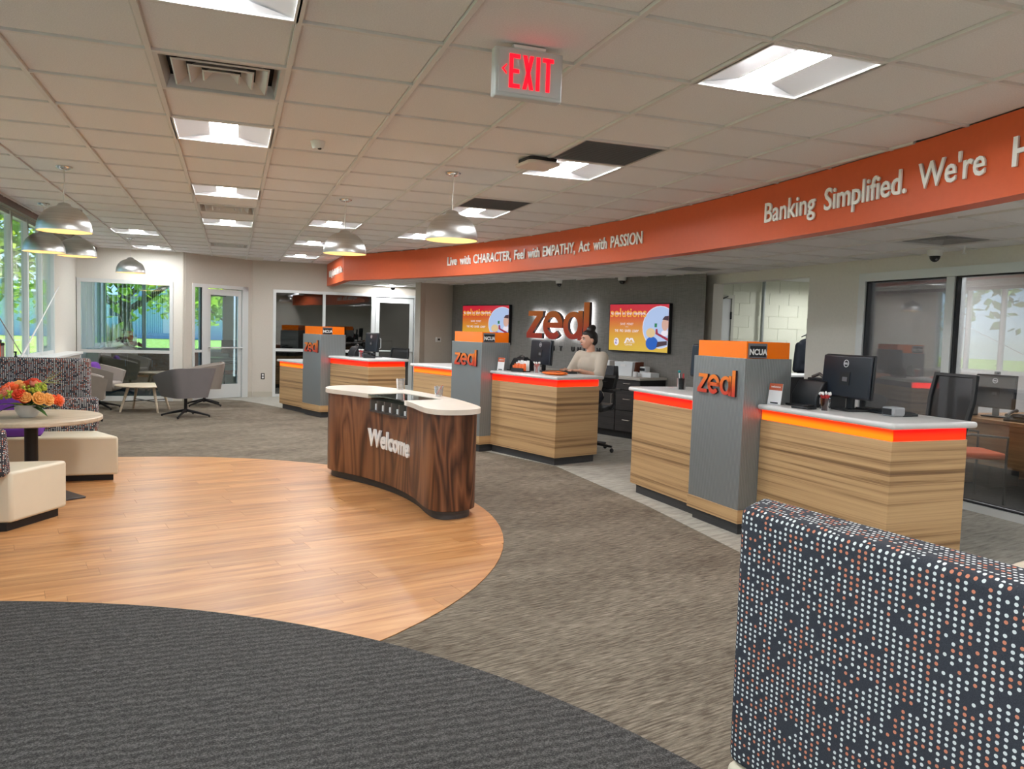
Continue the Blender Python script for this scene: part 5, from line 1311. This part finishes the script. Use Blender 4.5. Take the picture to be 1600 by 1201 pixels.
# office chairs
M_MESH = glass_mat('black_chair_mesh', (.10,.10,.11), .02, .3, .4)
def office_chair(loc, rz, label, seat_z=.50, mesh=True, group='black office chairs', bh=.50):
    """faces +x"""
    t = thing('office_chair', label, 'chair', loc, rz, group)
    sz = seat_z
    MB().prism(rrect(-.24,-.24,.25,.24,.07), sz-.05, sz+.03).build('seat', M_BLACK, t, bevel=.025, seg=3)
    M_ = T(-.24,0,sz+.16) @ Matrix.Rotation(-.16, 4, 'Y')
    w0, w1, h = .20, .235, bh; fr = [(-w0,0),(w0,0),(w1,h*.6),(w1-.02,h),(-w1+.02,h),(-w1,h*.6)]
    b = MB(); n_ = len(fr); inn = [(y*.86, .035+(z-.0)*.88) for y, z in fr]
    vs = [(-.015,y,z) for y,z in fr]+[(.015,y,z) for y,z in fr]+[(-.015,y,z) for y,z in inn]+[(.015,y,z) for y,z in inn]; fs = []
    for i in range(n_):
        j = (i+1)%n_; fs += [(i,j,j+2*n_,i+2*n_),(i+n_,i+3*n_,j+3*n_,j+n_),(i,i+n_,j+n_,j),(i+2*n_,j+2*n_,j+3*n_,i+3*n_)]
    b.add(vs, fs, M_); b.build('back_frame', M_BLACK, t, bevel=.004)
    b = MB(); b.add([(0,y,z) for y,z in inn], [tuple(range(n_))], M_); b.build('back_mesh', M_MESH if mesh else M_BLACK, t)
    MB().tube([(-.24,0,sz+.25),(-.27,0,sz+.05),(-.15,0,sz-.05)], .025, 8).build('back_bracket', M_BLACK, t, smooth=60)
    for s_ in (-1,1): MB().tube([(-.02,.25*s_,sz-.02),(-.02,.29*s_,sz+.05),(-.02,.29*s_,sz+.2)], .014, 8).box((-.14,.26*s_-.0,sz+.2),(.12,.26*s_+.06*s_,sz+.225) if s_ > 0 else (.12,.26*s_,sz+.225)).build('armrest', M_BLACK, t, smooth=50)
    MB().tube([(0,0,.10),(0,0,sz-.05)], .025, 10).build('gas_lift', M_BLACK2, t, smooth=60)
    for k in range(5):
        a = 2*PI*k/5+.3; c_, s_ = math.cos(a), math.sin(a); MB().tube([(0,0,.11),(.29*c_,.29*s_,.075)], [.024,.014], 8).build('base_arm', M_BLACK, t, smooth=60); MB().ell((.29*c_,.29*s_,.03), (.026,.026,.03), 10, 6).build('caster', M_BLACK, t, smooth=70)
office_chair((4.88,4.56,0), math.radians(172), 'black mesh office chair behind the nearest worktop', .58)
office_chair((4.20,8.83,0), math.radians(222), 'dark office chair the teller sits on', .56, bh=.34)
office_chair((2.67,14.2,0), math.radians(215), 'dark office chair behind the farthest worktop', .52, bh=.40)
# ================================================================ seated teller
def cap(b, pts, rs, n=12):
    pts = [Vector(p) for p in pts]
    for i in range(len(pts)-1):
        b.tube([pts[i], pts[i+1]], [rs[i], rs[i+1]], n)
    for p, r in zip(pts, rs): b.ell(tuple(p), r, n, 8)
def remeshed(b, name, mat, parent, vox, smooth_it=4):
    o = b.build(name, mat, parent, smooth=179)
    m_ = o.modifiers.new('join', 'REMESH'); m_.mode = 'VOXEL'; m_.voxel_size = vox; m_.use_smooth_shade = True
    s_ = o.modifiers.new('soften', 'SMOOTH'); s_.factor = .5; s_.iterations = smooth_it
    return o
SZ = .615
pn_ = thing('person', 'seated teller in an oatmeal shirt with dark hair in a bun, facing left', 'person', (4.16,8.82,0), math.radians(202))
b = MB()
# trunk, legs
b.ell((-.02,0,SZ+.10), (.12,.165,.12)); b.ell((.0,0,SZ+.28), (.105,.145,.16)); b.ell((.0,0,SZ+.45), (.10,.16,.13))
b.tube([(-.01,-.16,SZ+.555),(-.01,.16,SZ+.555)], .055, 12); b.ell((-.01,.165,SZ+.55), .058); b.ell((-.01,-.165,SZ+.55), .058)
for s_ in (1,-1):
    cap(b, [(.0,.095*s_,SZ+.07),(.36,.12*s_,SZ+.03),(.20,.12*s_,.14)], [.085,.062,.042])
    b.ell((.27,.12*s_,.08), (.12,.045,.038))
# neck and head
HX, HZ = .035, 1.372
b.tube([(-.005,0,SZ+.56),(.012,0,HZ-.06)], [.056,.050], 14)
hb = MB()
hb.ell((HX-.008,0,HZ+.022), (.094,.074,.088), 20, 14); hb.ell((HX+.018,0,HZ-.028), (.072,.062,.078), 18, 12); hb.ell((HX+.042,0,HZ-.078), (.040,.040,.030), 14, 10)
hb.tube([(HX+.082,0,HZ+.015),(HX+.108,0,HZ-.022)], [.010,.016], 10); hb.ell((HX+.103,0,HZ-.026), (.014,.017,.011)); hb.ell((HX+.078,0,HZ-.055), (.018,.026,.014)); hb.ell((HX+.080,0,HZ+.030), (.012,.050,.010))
for s_ in (1,-1):
    hb.ell((HX-.018,.074*s_,HZ-.008), (.018,.010,.030)); hb.ell((HX+.050,.040*s_,HZ-.030), (.026,.018,.022))
HROT = math.radians(-24); b.add(hb.v, hb.f, Rz(HROT))
# arms reaching to the keyboard
def arm(s_, elbow, wrist):
    sh = (-.01,.185*s_,SZ+.545); cap(b, [sh, elbow, wrist], [.050,.038,.026])
    d = (Vector(wrist)-Vector(elbow)).normalized(); d = Vector((d.x,d.y,0)).normalized(); sd_ = Vector((-d.y,d.x,0))
    pc = Vector(wrist)+d*.05
    b.ell(tuple(pc), (.048,.040,.017), 12, 8); b.ell(tuple(pc+d*.02), (.035,.040,.016), 12, 8)
    for k, (off, ln) in enumerate(((-.030,.062),(-.011,.074),(.010,.070),(.029,.054))):
        p0 = pc+d*.035+sd_*off; p1 = p0+d*ln*.5+Vector((0,0,.012)); p2 = p0+d*ln*.85+Vector((0,0,-.002)); p3 = p0+d*ln+Vector((0,0,-.016)); cap(b, [p0,p1,p2,p3], [.0095,.009,.0085,.0075], 8)
    q0 = pc-d*.01-sd_*.034*s_; q1 = q0-sd_*.022*s_+d*.025; q2 = q1+d*.03-sd_*.004*s_; cap(b, [q0,q1,q2], [.012,.0105,.009], 8)
arm(1, (.10,.235,SZ+.325), (.33,.14,SZ+.390)); arm(-1, (.12,-.225,SZ+.325), (.34,-.10,SZ+.390))
body = remeshed(b, 'body', M_SKIN, pn_, .0075, 5)
# shirt
b = MB(); k = 1.0
b.ell((-.02,0,SZ+.08), (.145,.19,.10)); b.ell((.005,0,SZ+.22), (.142,.185,.17)); b.ell((.005,0,SZ+.42), (.128,.186,.16)); b.tube([(-.01,-.17,SZ+.552),(-.01,.17,SZ+.552)], .070, 14)
for s_, el in ((1,(.095,.238,SZ+.340)),(-1,(.115,-.228,SZ+.340))): cap(b, [(-.01,.182*s_,SZ+.55), el], [.078,.066], 14); b.ell((el[0]+.03,el[1]-.012*s_,el[2]+.005), .060)
b.tube([(-.008,0,SZ+.57),(-.002,0,SZ+.615)], [.085,.064], 18)
remeshed(b, 'shirt', M_SHIRT, pn_, .010, 6)
b = MB()
b.ell((-.02,0,SZ+.06), (.15,.19,.09))
for s_ in (1,-1): cap(b, [(.0,.10*s_,SZ+.07),(.365,.12*s_,SZ+.032),(.21,.12*s_,.18)], [.105,.078,.058])
remeshed(b, 'trousers', M_JEANS, pn_, .012, 4)
# hair drawn back into a high bun
b = MB()
b.ell((HX-.026,0,HZ+.038), (.092,.080,.084), 20, 14); b.ell((HX-.058,0,HZ+.0), (.060,.070,.075), 16, 10); b.ell((HX-.025,0,HZ+.125), (.056,.054,.050), 16, 10); b.ell((HX-.045,0,HZ+.150), (.046,.046,.040), 14, 10); b.ell((HX-.03,0,HZ+.105), (.038,.036,.03))
b.ell((HX+.005,0,HZ+.075), (.075,.066,.050), 16, 10)
ho = remeshed(b, 'hair', M_HAIR, pn_, .008, 3); ho.rotation_euler = (0,0,HROT)
for s_ in (1,-1):
    MB().ell((HX+.073,.032*s_,HZ+.005), (.011,.014,.008), 12, 8).build('eye', plain('eye_white', (.8,.78,.76), .2), pn_, rot=(0,0,HROT), smooth=80)
    MB().ell((HX+.082,.033*s_,HZ+.005), (.004,.006,.006), 10, 6).build('iris', plain('dark_iris', (.02,.012,.01), .2), pn_, rot=(0,0,HROT), smooth=80)
    MB().tube([(HX+.086,.014*s_,HZ+.025),(HX+.085,.035*s_,HZ+.031),(HX+.073,.054*s_,HZ+.025)], [.004,.0045,.002], 6).build('eyebrow', M_HAIR, pn_, rot=(0,0,HROT), smooth=60)
    MB().tube([(HX+.083,.020*s_,HZ+.013),(HX+.084,.034*s_,HZ+.0155),(HX+.075,.049*s_,HZ+.010)], .0022, 6).build('eyelid', plain('dark_lash', (.03,.02,.02), .5), pn_, rot=(0,0,HROT))
    MB().ell((HX-.014,.086*s_,HZ-.034), .006).build('earring', M_CHROME, pn_, rot=(0,0,HROT), smooth=80)
MB().ell((HX+.0925,0,HZ-.058), (.008,.022,.007), 14, 8).build('lips', plain('lip', srgb(176,90,84), .4), pn_, rot=(0,0,HROT), smooth=80)
# curved print on the shirt front
def shirtw(co): return Vector((.128+co.z, co.x*-1, SZ+.34+co.y))
text_part('shirt_print', 'zeal', .07, plain('grey_print', (.12,.11,.10), .8), pn_, T(.150,-.07,SZ+.345) @ Rz(PI/2) @ Matrix.Rotation(PI/2,4,'X') @ Matrix.Rotation(0,4,'Y'), 1, .001, .0)
keyboard(on_pod(1,.60,.74), POD_EMPTY[1][1]+PI, 'black keyboard under the teller hands')

# ================================================================ corner office
t = thing('office_desk', 'grey topped desk seen through the glass door', 'desk', (-.30,17.35,0), 0)
MB().box((-.45,-.35,.69),(.45,.35,.72)).build('top', plain('grey_desk_laminate', (.35,.34,.33), .4), t, bevel=.004)
for sx_ in (-1,1): MB().box((.40*sx_-.02,-.30,0),(.40*sx_+.02,.30,.69)).build('leg_panel', M_FRAME, t)
def guest_chair(loc, rz, label, fab=M_ORFAB, group='rust orange guest chairs'):
    """faces +x"""
    t = thing('guest_chair', label, 'chair', loc, rz, group)
    MB().prism(rrect(-.22,-.23,.24,.23,.05), .41, .47).build('seat', fab, t, bevel=.02, seg=3)
    b = MB(); prof = [(-.24,.52),(-.20,.52),(-.235,.70),(-.275,.87),(-.315,.86),(-.28,.70)]
    M_ = Matrix(((1,0,0,0),(0,0,-1,0),(0,1,0,0),(0,0,0,1)))
    b.prism(prof, -.22, .22, M_); b.build('backrest', fab, t, bevel=.015, seg=3)
    for s_ in (1,-1):
        MB().tube([(.22,.245*s_,0),(.22,.245*s_,.44),(.22,.25*s_,.62),(-.1,.25*s_,.64),(-.24,.245*s_,.62)], .012, 8).build('front_leg', M_BLACK2, t, smooth=60)
        MB().tube([(-.30,.24*s_,0),(-.20,.24*s_,.44),(-.29,.235*s_,.80)], .012, 8).build('rear_leg', M_BLACK2, t, smooth=60)
guest_chair((-.02,16.95,0), math.radians(200), 'rust orange chair nearest the glass door'); guest_chair((-.62,16.72,0), math.radians(80), 'rust orange chair with its back to the glass door')
t = thing('desk_monitor', 'black monitor on the desk behind the glass door', 'monitor', (-.02,17.5,.721), .4); MB().box((-.2,0,.08),(.2,.02,.36)).build('panel', M_BLACK, t, bevel=.004); MB().box((-.03,.0,0),(.03,.05,.08)).build('stand', M_BLACK, t)
t = thing('credenza', 'low brown credenza under the corner office window', 'cabinet', (-1.75,17.95,0))
MB().box((-.75,-.22,.06),(.75,.22,.76)).build('body', W_OAK, t, bevel=.004); MB().box((-.77,-.24,.76),(.77,.24,.79)).build('top', W_OAK, t, bevel=.004); MB().box((-.72,-.2,0),(.72,.2,.06)).build('toe_kick', M_BLACK, t)
for k in range(3): 
    d_ = MB().box((-.74+k*.495,-.24,.08),(-.25+k*.495,-.221,.74)).build('door', W_OAK, t, bevel=.003); MB().tube([(-.29+k*.495,-.245,.5),(-.29+k*.495,-.26,.5),(-.29+k*.495,-.26,.62),(-.29+k*.495,-.245,.62)], .005, 6).build('handle', M_ALU, d_)
DCOL = [plain('dusty_pink_petal', srgb(198,140,128), .7), plain('mauve_petal', srgb(160,110,100), .7), plain('rust_petal', srgb(180,96,70), .7)]
flower_arrangement((-2.02,17.98,.791), 'flower_arrangement', 'dusty pink flowers in a white bowl inside the corner office', DCOL, .12, .10, .26, 14, 9, plain('white_ceramic', (.78,.78,.77)), True)
# ================================================================ dark office
t = thing('dark_screen', 'switched off black screen on the wall of the dark office', 'screen', (1.55,20.29,1.35)); MB().box((-.55,-.05,0),(.55,0,.66)).build('bezel', M_BLACK, t, bevel=.004); MB().box((-.53,-.053,.02),(.53,-.049,.64)).build('display', M_SCR, t)
t = thing('office_desk', 'dark desk inside the dark storefront office', 'desk', (1.3,17.6,0)); MB().box((-.5,-.4,.70),(.5,.4,.73)).build('top', W_DARKCAB, t); MB().box((-.48,-.36,0),(-.44,.36,.70)).box((.44,-.36,0),(.48,.36,.70)).build('leg_panel', W_DARKCAB, t)
t = thing('desk_monitor', 'black monitor glimpsed in the dark storefront office', 'monitor', (1.13,17.5,.731), .1); MB().box((-.24,0,.10),(.24,.02,.40)).build('panel', M_BLACK, t, bevel=.006); MB().box((-.03,.0,0),(.03,.05,.10)).build('stand', M_BLACK, t); MB().box((-.1,-.06,0),(.1,.1,.01)).build('foot', M_BLACK, t)
office_chair((3.05,17.4,0), math.radians(240), 'dark office chair behind the storefront door', .50)
# ================================================================ right office
t = thing('office_desk', 'oak desk behind the right glass wall', 'desk', (7.70,5.00,0), 0)
MB().box((-.75,-1.25,.70),(.75,1.25,.735)).build('top', W_OAK, t, bevel=.004); MB().box((-.70,-1.2,.28),(-.67,1.2,.70)).build('modesty_panel', W_OAK, t); MB().box((-.70,-1.23,0),(.70,-1.2,.70)).box((-.70,1.2,0),(.70,1.23,.70)).build('leg_panel', W_OAK, t)
monitor((7.22,5.84,.736), dirang(.2,-.98), 'black monitor with webcam in the right office', zc=.26, w=.40, h=.34)
t = thing('webcam', 'small black webcam on top of the right office monitor', 'webcam', (7.27,5.84,1.167), 0); MB().box((-.03,-.015,0),(.03,.015,.03)).build('body', M_BLACK, t, bevel=.005); MB().ell((0,-.016,.015), .008).build('lens', M_SCR, t, smooth=70)
printer((7.12,6.10,.736), -1.5, 'black printer on the right office desk', .8); phone((7.12,5.46,.736), -1.4, 'black phone on the right office desk')
guest_chair((6.56,5.52,0), math.radians(-22), 'rust orange chair behind the right glass wall')
t = thing('glass_dish', 'clear glass dish on the right office desk', 'dish', (7.7,5.6,.736)); MB().lathe_open([(0,.004),(.05,.004),(.075,.06),(.08,.06),(.055,0),(0,0)], 20).build('bowl', M_CUP, t, smooth=50); MB().ell((0,0,.02), (.04,.04,.02)).build('sweets', PINK, t, smooth=60)
o = MB().box((-.15,-.1,0),(.15,.1,.004)).build('document', wcard, None, (7.62,5.25,.736), (0,0,.3)); tag(o, 'white sheet of paper on the right office desk', 'paper')
t = thing('computer_tower', 'black computer tower under the right office desk', 'computer', (7.55,6.0,0)); MB().box((-.22,-.09,0),(.22,.09,.42)).build('case', M_BLACK, t, bevel=.006); MB().box((-.223,-.07,.30),(-.219,.07,.40)).build('bezel', M_BLACK2, t)
x0, y0, x1, y1 = 7.4, 4.0, 8.0, 4.6
troffer((8.2,3.6,2.38), 'ceiling light inside the right office', 'square ceiling lights'); troffer((7.9,5.9,2.38), 'light added inside the right office above the desk', 'square ceiling lights'); troffer((8.2,1.4,2.38), 'light added deep inside the right office', 'square ceiling lights'); troffer((7.0,4.6,2.38), 'light added inside the right office nearest the glass', 'square ceiling lights')  # all but the first are added to brighten the office wall
# ================================================================ corridor beyond the opening
t = thing('corridor_door', 'pale grey steel door with closer in the block wall', 'door', (7.36,11.2,0))
MB().box((-.50,-.03,0),(-.45,.06,2.16)).box((.45,-.03,0),(.50,.06,2.16)).box((-.45,-.03,2.10),(.45,.06,2.16)).build('frame', plain('beige_door_frame', (.55,.55,.46), .5), t)
MB().box((-.445,-.01,.01),(.445,.035,2.095)).build('leaf', plain('pale_steel_door', (.60,.62,.60), .5), t, bevel=.002)
MB().box((-.20,-.07,1.98),(.22,-.011,2.04)).build('closer_body', plain('dull_closer', (.22,.23,.23), .4, .6), t, bevel=.006); MB().tube([(.05,-.05,2.05),(.20,-.16,2.09),(.36,-.04,2.13)], .010, 6).build('closer_arm', M_BLACK2, t)
for z in (.3,1.1,1.82): MB().box((.437,-.035,z-.06),(.457,-.005,z+.06)).build('hinge', M_BLACK2, t)
o = MB().tube([(8.42,11.16,0),(8.42,11.16,2.44)], .03, 12).build('pipe', plain('galvanised_conduit', (.35,.38,.36), .4, .5), smooth=60); tag(o, 'grey vertical conduit on the block wall', 'pipe')
t = thing('coat_stand', 'dark stand carrying the coat in the corridor', 'stand', (8.36,9.97,0)); MB().tube([(0,0,.02),(0,0,1.55)], .018, 10).build('post', M_BLACK2, t, smooth=60); MB().lathe([(.16,0),(.16,.02),(0,.025)], 24).build('foot', M_BLACK2, t); MB().tube([(-.1,0,1.5),(0,0,1.54),(.1,0,1.5)], .008, 6).build('hanger', M_BLACK2, t)
b = MB(); b.ell((0,-.02,1.22), (.20,.11,.26)); b.ell((0,-.01,1.40), (.16,.10,.08)); b.ell((0,0,1.02), (.21,.12,.12)); cap(b, [(-.17,-.02,1.36),(-.22,-.03,1.0)], [.06,.05]); cap(b, [(.17,-.02,1.36),(.22,-.03,1.0)], [.06,.05])
o = b.build('jacket', plain('navy_jacket', (.008,.012,.02), .85), None, (8.36,9.95,0), smooth=179); r_ = o.modifiers.new('join','REMESH'); r_.mode = 'VOXEL'; r_.voxel_size = .018; r_.use_smooth_shade = True; tag(o, 'dark navy jacket hanging in the corridor', 'jacket')
t = thing('corridor_cabinet', 'black cabinet with a white top under the jacket', 'cabinet', (7.75,9.50,0)); MB().box((-.45,-.25,0),(.45,.25,.92)).build('body', M_BLACK, t, bevel=.005); MB().box((-.47,-.27,.92),(.47,.27,.95)).build('top', M_WHITE, t, bevel=.004); MB().box((-.42,-.256,.55),(.42,-.25,.88)).build('drawer', M_BLACK2, t)
troffer((7.9,8.9,2.38), 'ceiling light in the corridor beyond the opening', 'square ceiling lights')
troffer((9.2,10.2,2.38), 'ceiling light at the far end of the corridor', 'square ceiling lights')

# ================================================================ outside
M_GRASS = carpet('lawn', 0, (3,3,1), [(.3, srgb(92,116,52)), (.6, srgb(134,158,78)), (.75, srgb(160,180,100))], (40,40,40), .3, .4)
b = MB().box((-70,-45,-.30),(-8.2,110,-.16)); b.box((-8.2,20.5,-.30),(25,110,-.16)); struct(b.build('ground', M_GRASS))
struct(MB().box((-8.2,-45,-.30),(-2.62,20.5,-.165)).box((-2.62,18.43,-.30),(25,20.5,-.165)).box((-2.62,-45,-.30),(25,-3.12,-.165)).build('ground', plain('added_grey_apron', (.34,.335,.32), .9, vary=.1)))  # grey ground put in to keep green bounce off the ceiling
struct(MB().box((-26,-40,-.16),(-13,60,-.14)).build('road', plain('asphalt', (.17,.18,.19), .9, vary=.1)))
t = thing('far_building', 'long pale blue building beyond the lawn', 'building', (-26,74,-.16))
M_BLUE = streak_wood('pale_blue_siding', (.3,.3,4), [(.3, srgb(168,206,236)), (.7, srgb(188,218,242))], .8)
MB().box((-30,0,0),(40,10,3.3)).build('wall', M_BLUE, t); MB().prism([(-31,-.6),(41,-.6),(41,10.6),(-31,10.6)], 3.3, 3.6).build('roof', plain('grey_roof', (.35,.36,.38), .8), t)
MB().prism([(17,3.55),(23,3.55),(20,5.2)], -.3, 10, Matrix(((1,0,0,0),(0,0,1,0),(0,1,0,0),(0,0,0,1)))).build('gable', M_BLUE, t)
for k in range(12):
    f = MB().box((-27+k*5.4,-.06,1.75),(-25.3+k*5.4,.02,2.55)).build('window', M_FRAME, t)
    for q in range(4): MB().box((-26.92+k*5.4+q*.41,-.08,1.82),(-26.58+k*5.4+q*.41,-.05,2.48)).build('pane', plain('far_dark_glass', (.08,.10,.12), .2), f)
M_BARK = plain('bark', srgb(88,80,66), .9, vary=.25)
def leaf_mat(name, c1, c2):
    t = NT(name); n_ = t.noise(t.coords('Object', (1,1,1)), 1.5, 3); t.set(t.ramp(n_, [(.3, c1), (.65, c2)]), .6)
    t.p.inputs['Transmission Weight'].default_value = 0
    tr = t.node('ShaderNodeBsdfTranslucent'); mx = t.node('ShaderNodeMixShader'); mx.inputs[0].default_value = .45
    lc = t.ramp(n_, [(.3, c1), (.65, c2)]); t.link(lc, tr.inputs['Color']); t.link(t.p.outputs[0], mx.inputs[1]); t.link(tr.outputs[0], mx.inputs[2]); t.link(mx.outputs[0], t.out.inputs['Surface']); return t.m
M_LEAF1 = leaf_mat('sunlit_leaves', srgb(110,150,40), srgb(178,206,70)); M_LEAF2 = leaf_mat('deep_green_leaves', srgb(58,96,44), srgb(112,150,70))
def tree(x, y, h, tr, crown, label, seed, leafm, nl=2600, low=.5, lean=0):
    rn = random.Random(seed); t = thing('tree', label, 'tree', (x,y,-.16), 0, 'trees outside')
    MB().tube([(0,0,0),(.05*lean,0,h*.25),(.1*lean,.03,h*.5),(.25*lean,0,h*.8)], [tr*1.25,tr,tr*.8,tr*.3], 14).build('trunk', M_BARK, t, smooth=60)
    cl = []
    for k in range(11):
        a = 2.4*k; z = h*(low+.42*rn.random()); r_ = crown*rn.uniform(.45,1.0); p = (r_*math.cos(a), r_*math.sin(a), z+rn.uniform(0,h*.12)); z0 = max(h*.3, z*.62)
        MB().tube([(0,0,z0),(p[0]*.5,p[1]*.5,(z0+p[2])/2+.1),p], [tr*.42,tr*.25,tr*.08], 7).build('branch', M_BARK, t, smooth=60); cl.append(p)
    cl.append((0,0,h))
    b = MB()
    for k in range(nl):
        c = cl[k % len(cl)]; s_ = crown*.34
        p = Vector((c[0]+rn.gauss(0,s_), c[1]+rn.gauss(0,s_), c[2]+rn.gauss(0,s_*.6))); L_ = rn.uniform(.08,.17)*(1 if h < 7 else 1.3)
        a = Vector((rn.gauss(0,1),rn.gauss(0,1),rn.gauss(0,.6))).normalized(); c2 = a.cross(Vector((rn.gauss(0,1),rn.gauss(0,1),rn.gauss(0,1)))).normalized()
        b.add([tuple(p-a*L_), tuple(p+c2*L_*.6), tuple(p+a*L_), tuple(p-c2*L_*.6)], [(0,1,2,3)])
    o = b.build('foliage', leafm, t, kind='stuff')
tree(-2.95, 26.0, 6.0, .19, 3.0, 'broad tree with a thick trunk seen through the corner office window', 11, M_LEAF1, 4200, .42, -1)
tree(-.15, 30.0, 5.2, .10, 1.8, 'young tree with thin branches seen through the office door', 12, M_LEAF1, 2400, .35, -1)
tree(-8.8, 24.5, 7.0, .20, 3.0, 'green tree beyond the left windows, farther one', 13, M_LEAF2, 3600, .38)
tree(-10.8, 16.0, 7.5, .22, 3.4, 'green tree beyond the left windows, middle one', 14, M_LEAF2, 3200, .40)
tree(-10.5, 6.5, 7.5, .22, 3.4, 'green tree outside, mirrored in the right glass wall', 15, M_LEAF2, 3200, .42)
tree(-11.5, -3.0, 7.5, .22, 3.4, 'green tree outside beside the parked cars', 16, M_LEAF2, 2400, .42)
t = thing('ornamental_grass', 'pale feathery ornamental grass clump outside the corner office', 'plant', (-2.85,21.3,-.16))
b = MB(); rn = random.Random(4)
for k in range(420):
    a = rn.random()*2*PI; r_ = rn.random()*.16; tip = (r_*math.cos(a)*3.2+rn.gauss(0,.07), r_*math.sin(a)*3.2+rn.gauss(0,.07), rn.uniform(.9,1.55)); q = (r_*math.cos(a), r_*math.sin(a), 0); w = .012
    b.add([(q[0]-w,q[1],0),(q[0]+w,q[1],0),(tip[0]+w*1.6,tip[1],tip[2]*.8),(tip[0],tip[1],tip[2]),(tip[0]-w*1.6,tip[1],tip[2]*.8)], [(0,1,2,3,4)])
b.build('blades', plain('straw_grass', srgb(190,190,160), .8), t, kind='stuff')
def car(x, y, col, label):
    t = thing('parked_car', label, 'car', (x,y,-.14), PI/2, 'parked cars outside')
    M_ = Matrix(((1,0,0,0),(0,0,1,0),(0,1,0,0),(0,0,0,1)))
    MB().prism([(-2.1,.25),(2.1,.25),(2.15,.55),(1.95,.80),(1.0,.92),(.45,1.36),(-1.0,1.42),(-1.8,.98),(-2.15,.85)], -.85, .85, M_).build('body', plain(label.split()[0]+'_car_paint', col, .2, .3), t, bevel=.05, seg=2)
    MB().prism([(.88,.94),(.42,1.30),(-.98,1.36),(-1.6,.98)], -.86, .86, M_).build('windows', M_SCR, t)
    for wx in (-1.3,1.3):
        for wy in (-.78,.78): MB().lathe([(.32,-.1),(.34,-.06),(.34,.06),(.32,.1)], 20, (0,0), T(wx,wy,.34) @ Matrix.Rotation(PI/2,4,'X')).build('wheel', M_BLACK, t, smooth=40)
for k, (yy_, c_, l_) in enumerate(((-5,(.6,.6,.62),'silver'),(1.0,(.75,.75,.75),'white'),(6.6,(.03,.05,.12),'navy'),(12.5,(.4,.41,.42),'grey'))): car(-17.5, yy_, c_, l_+' car parked outside, mirrored in the glass')
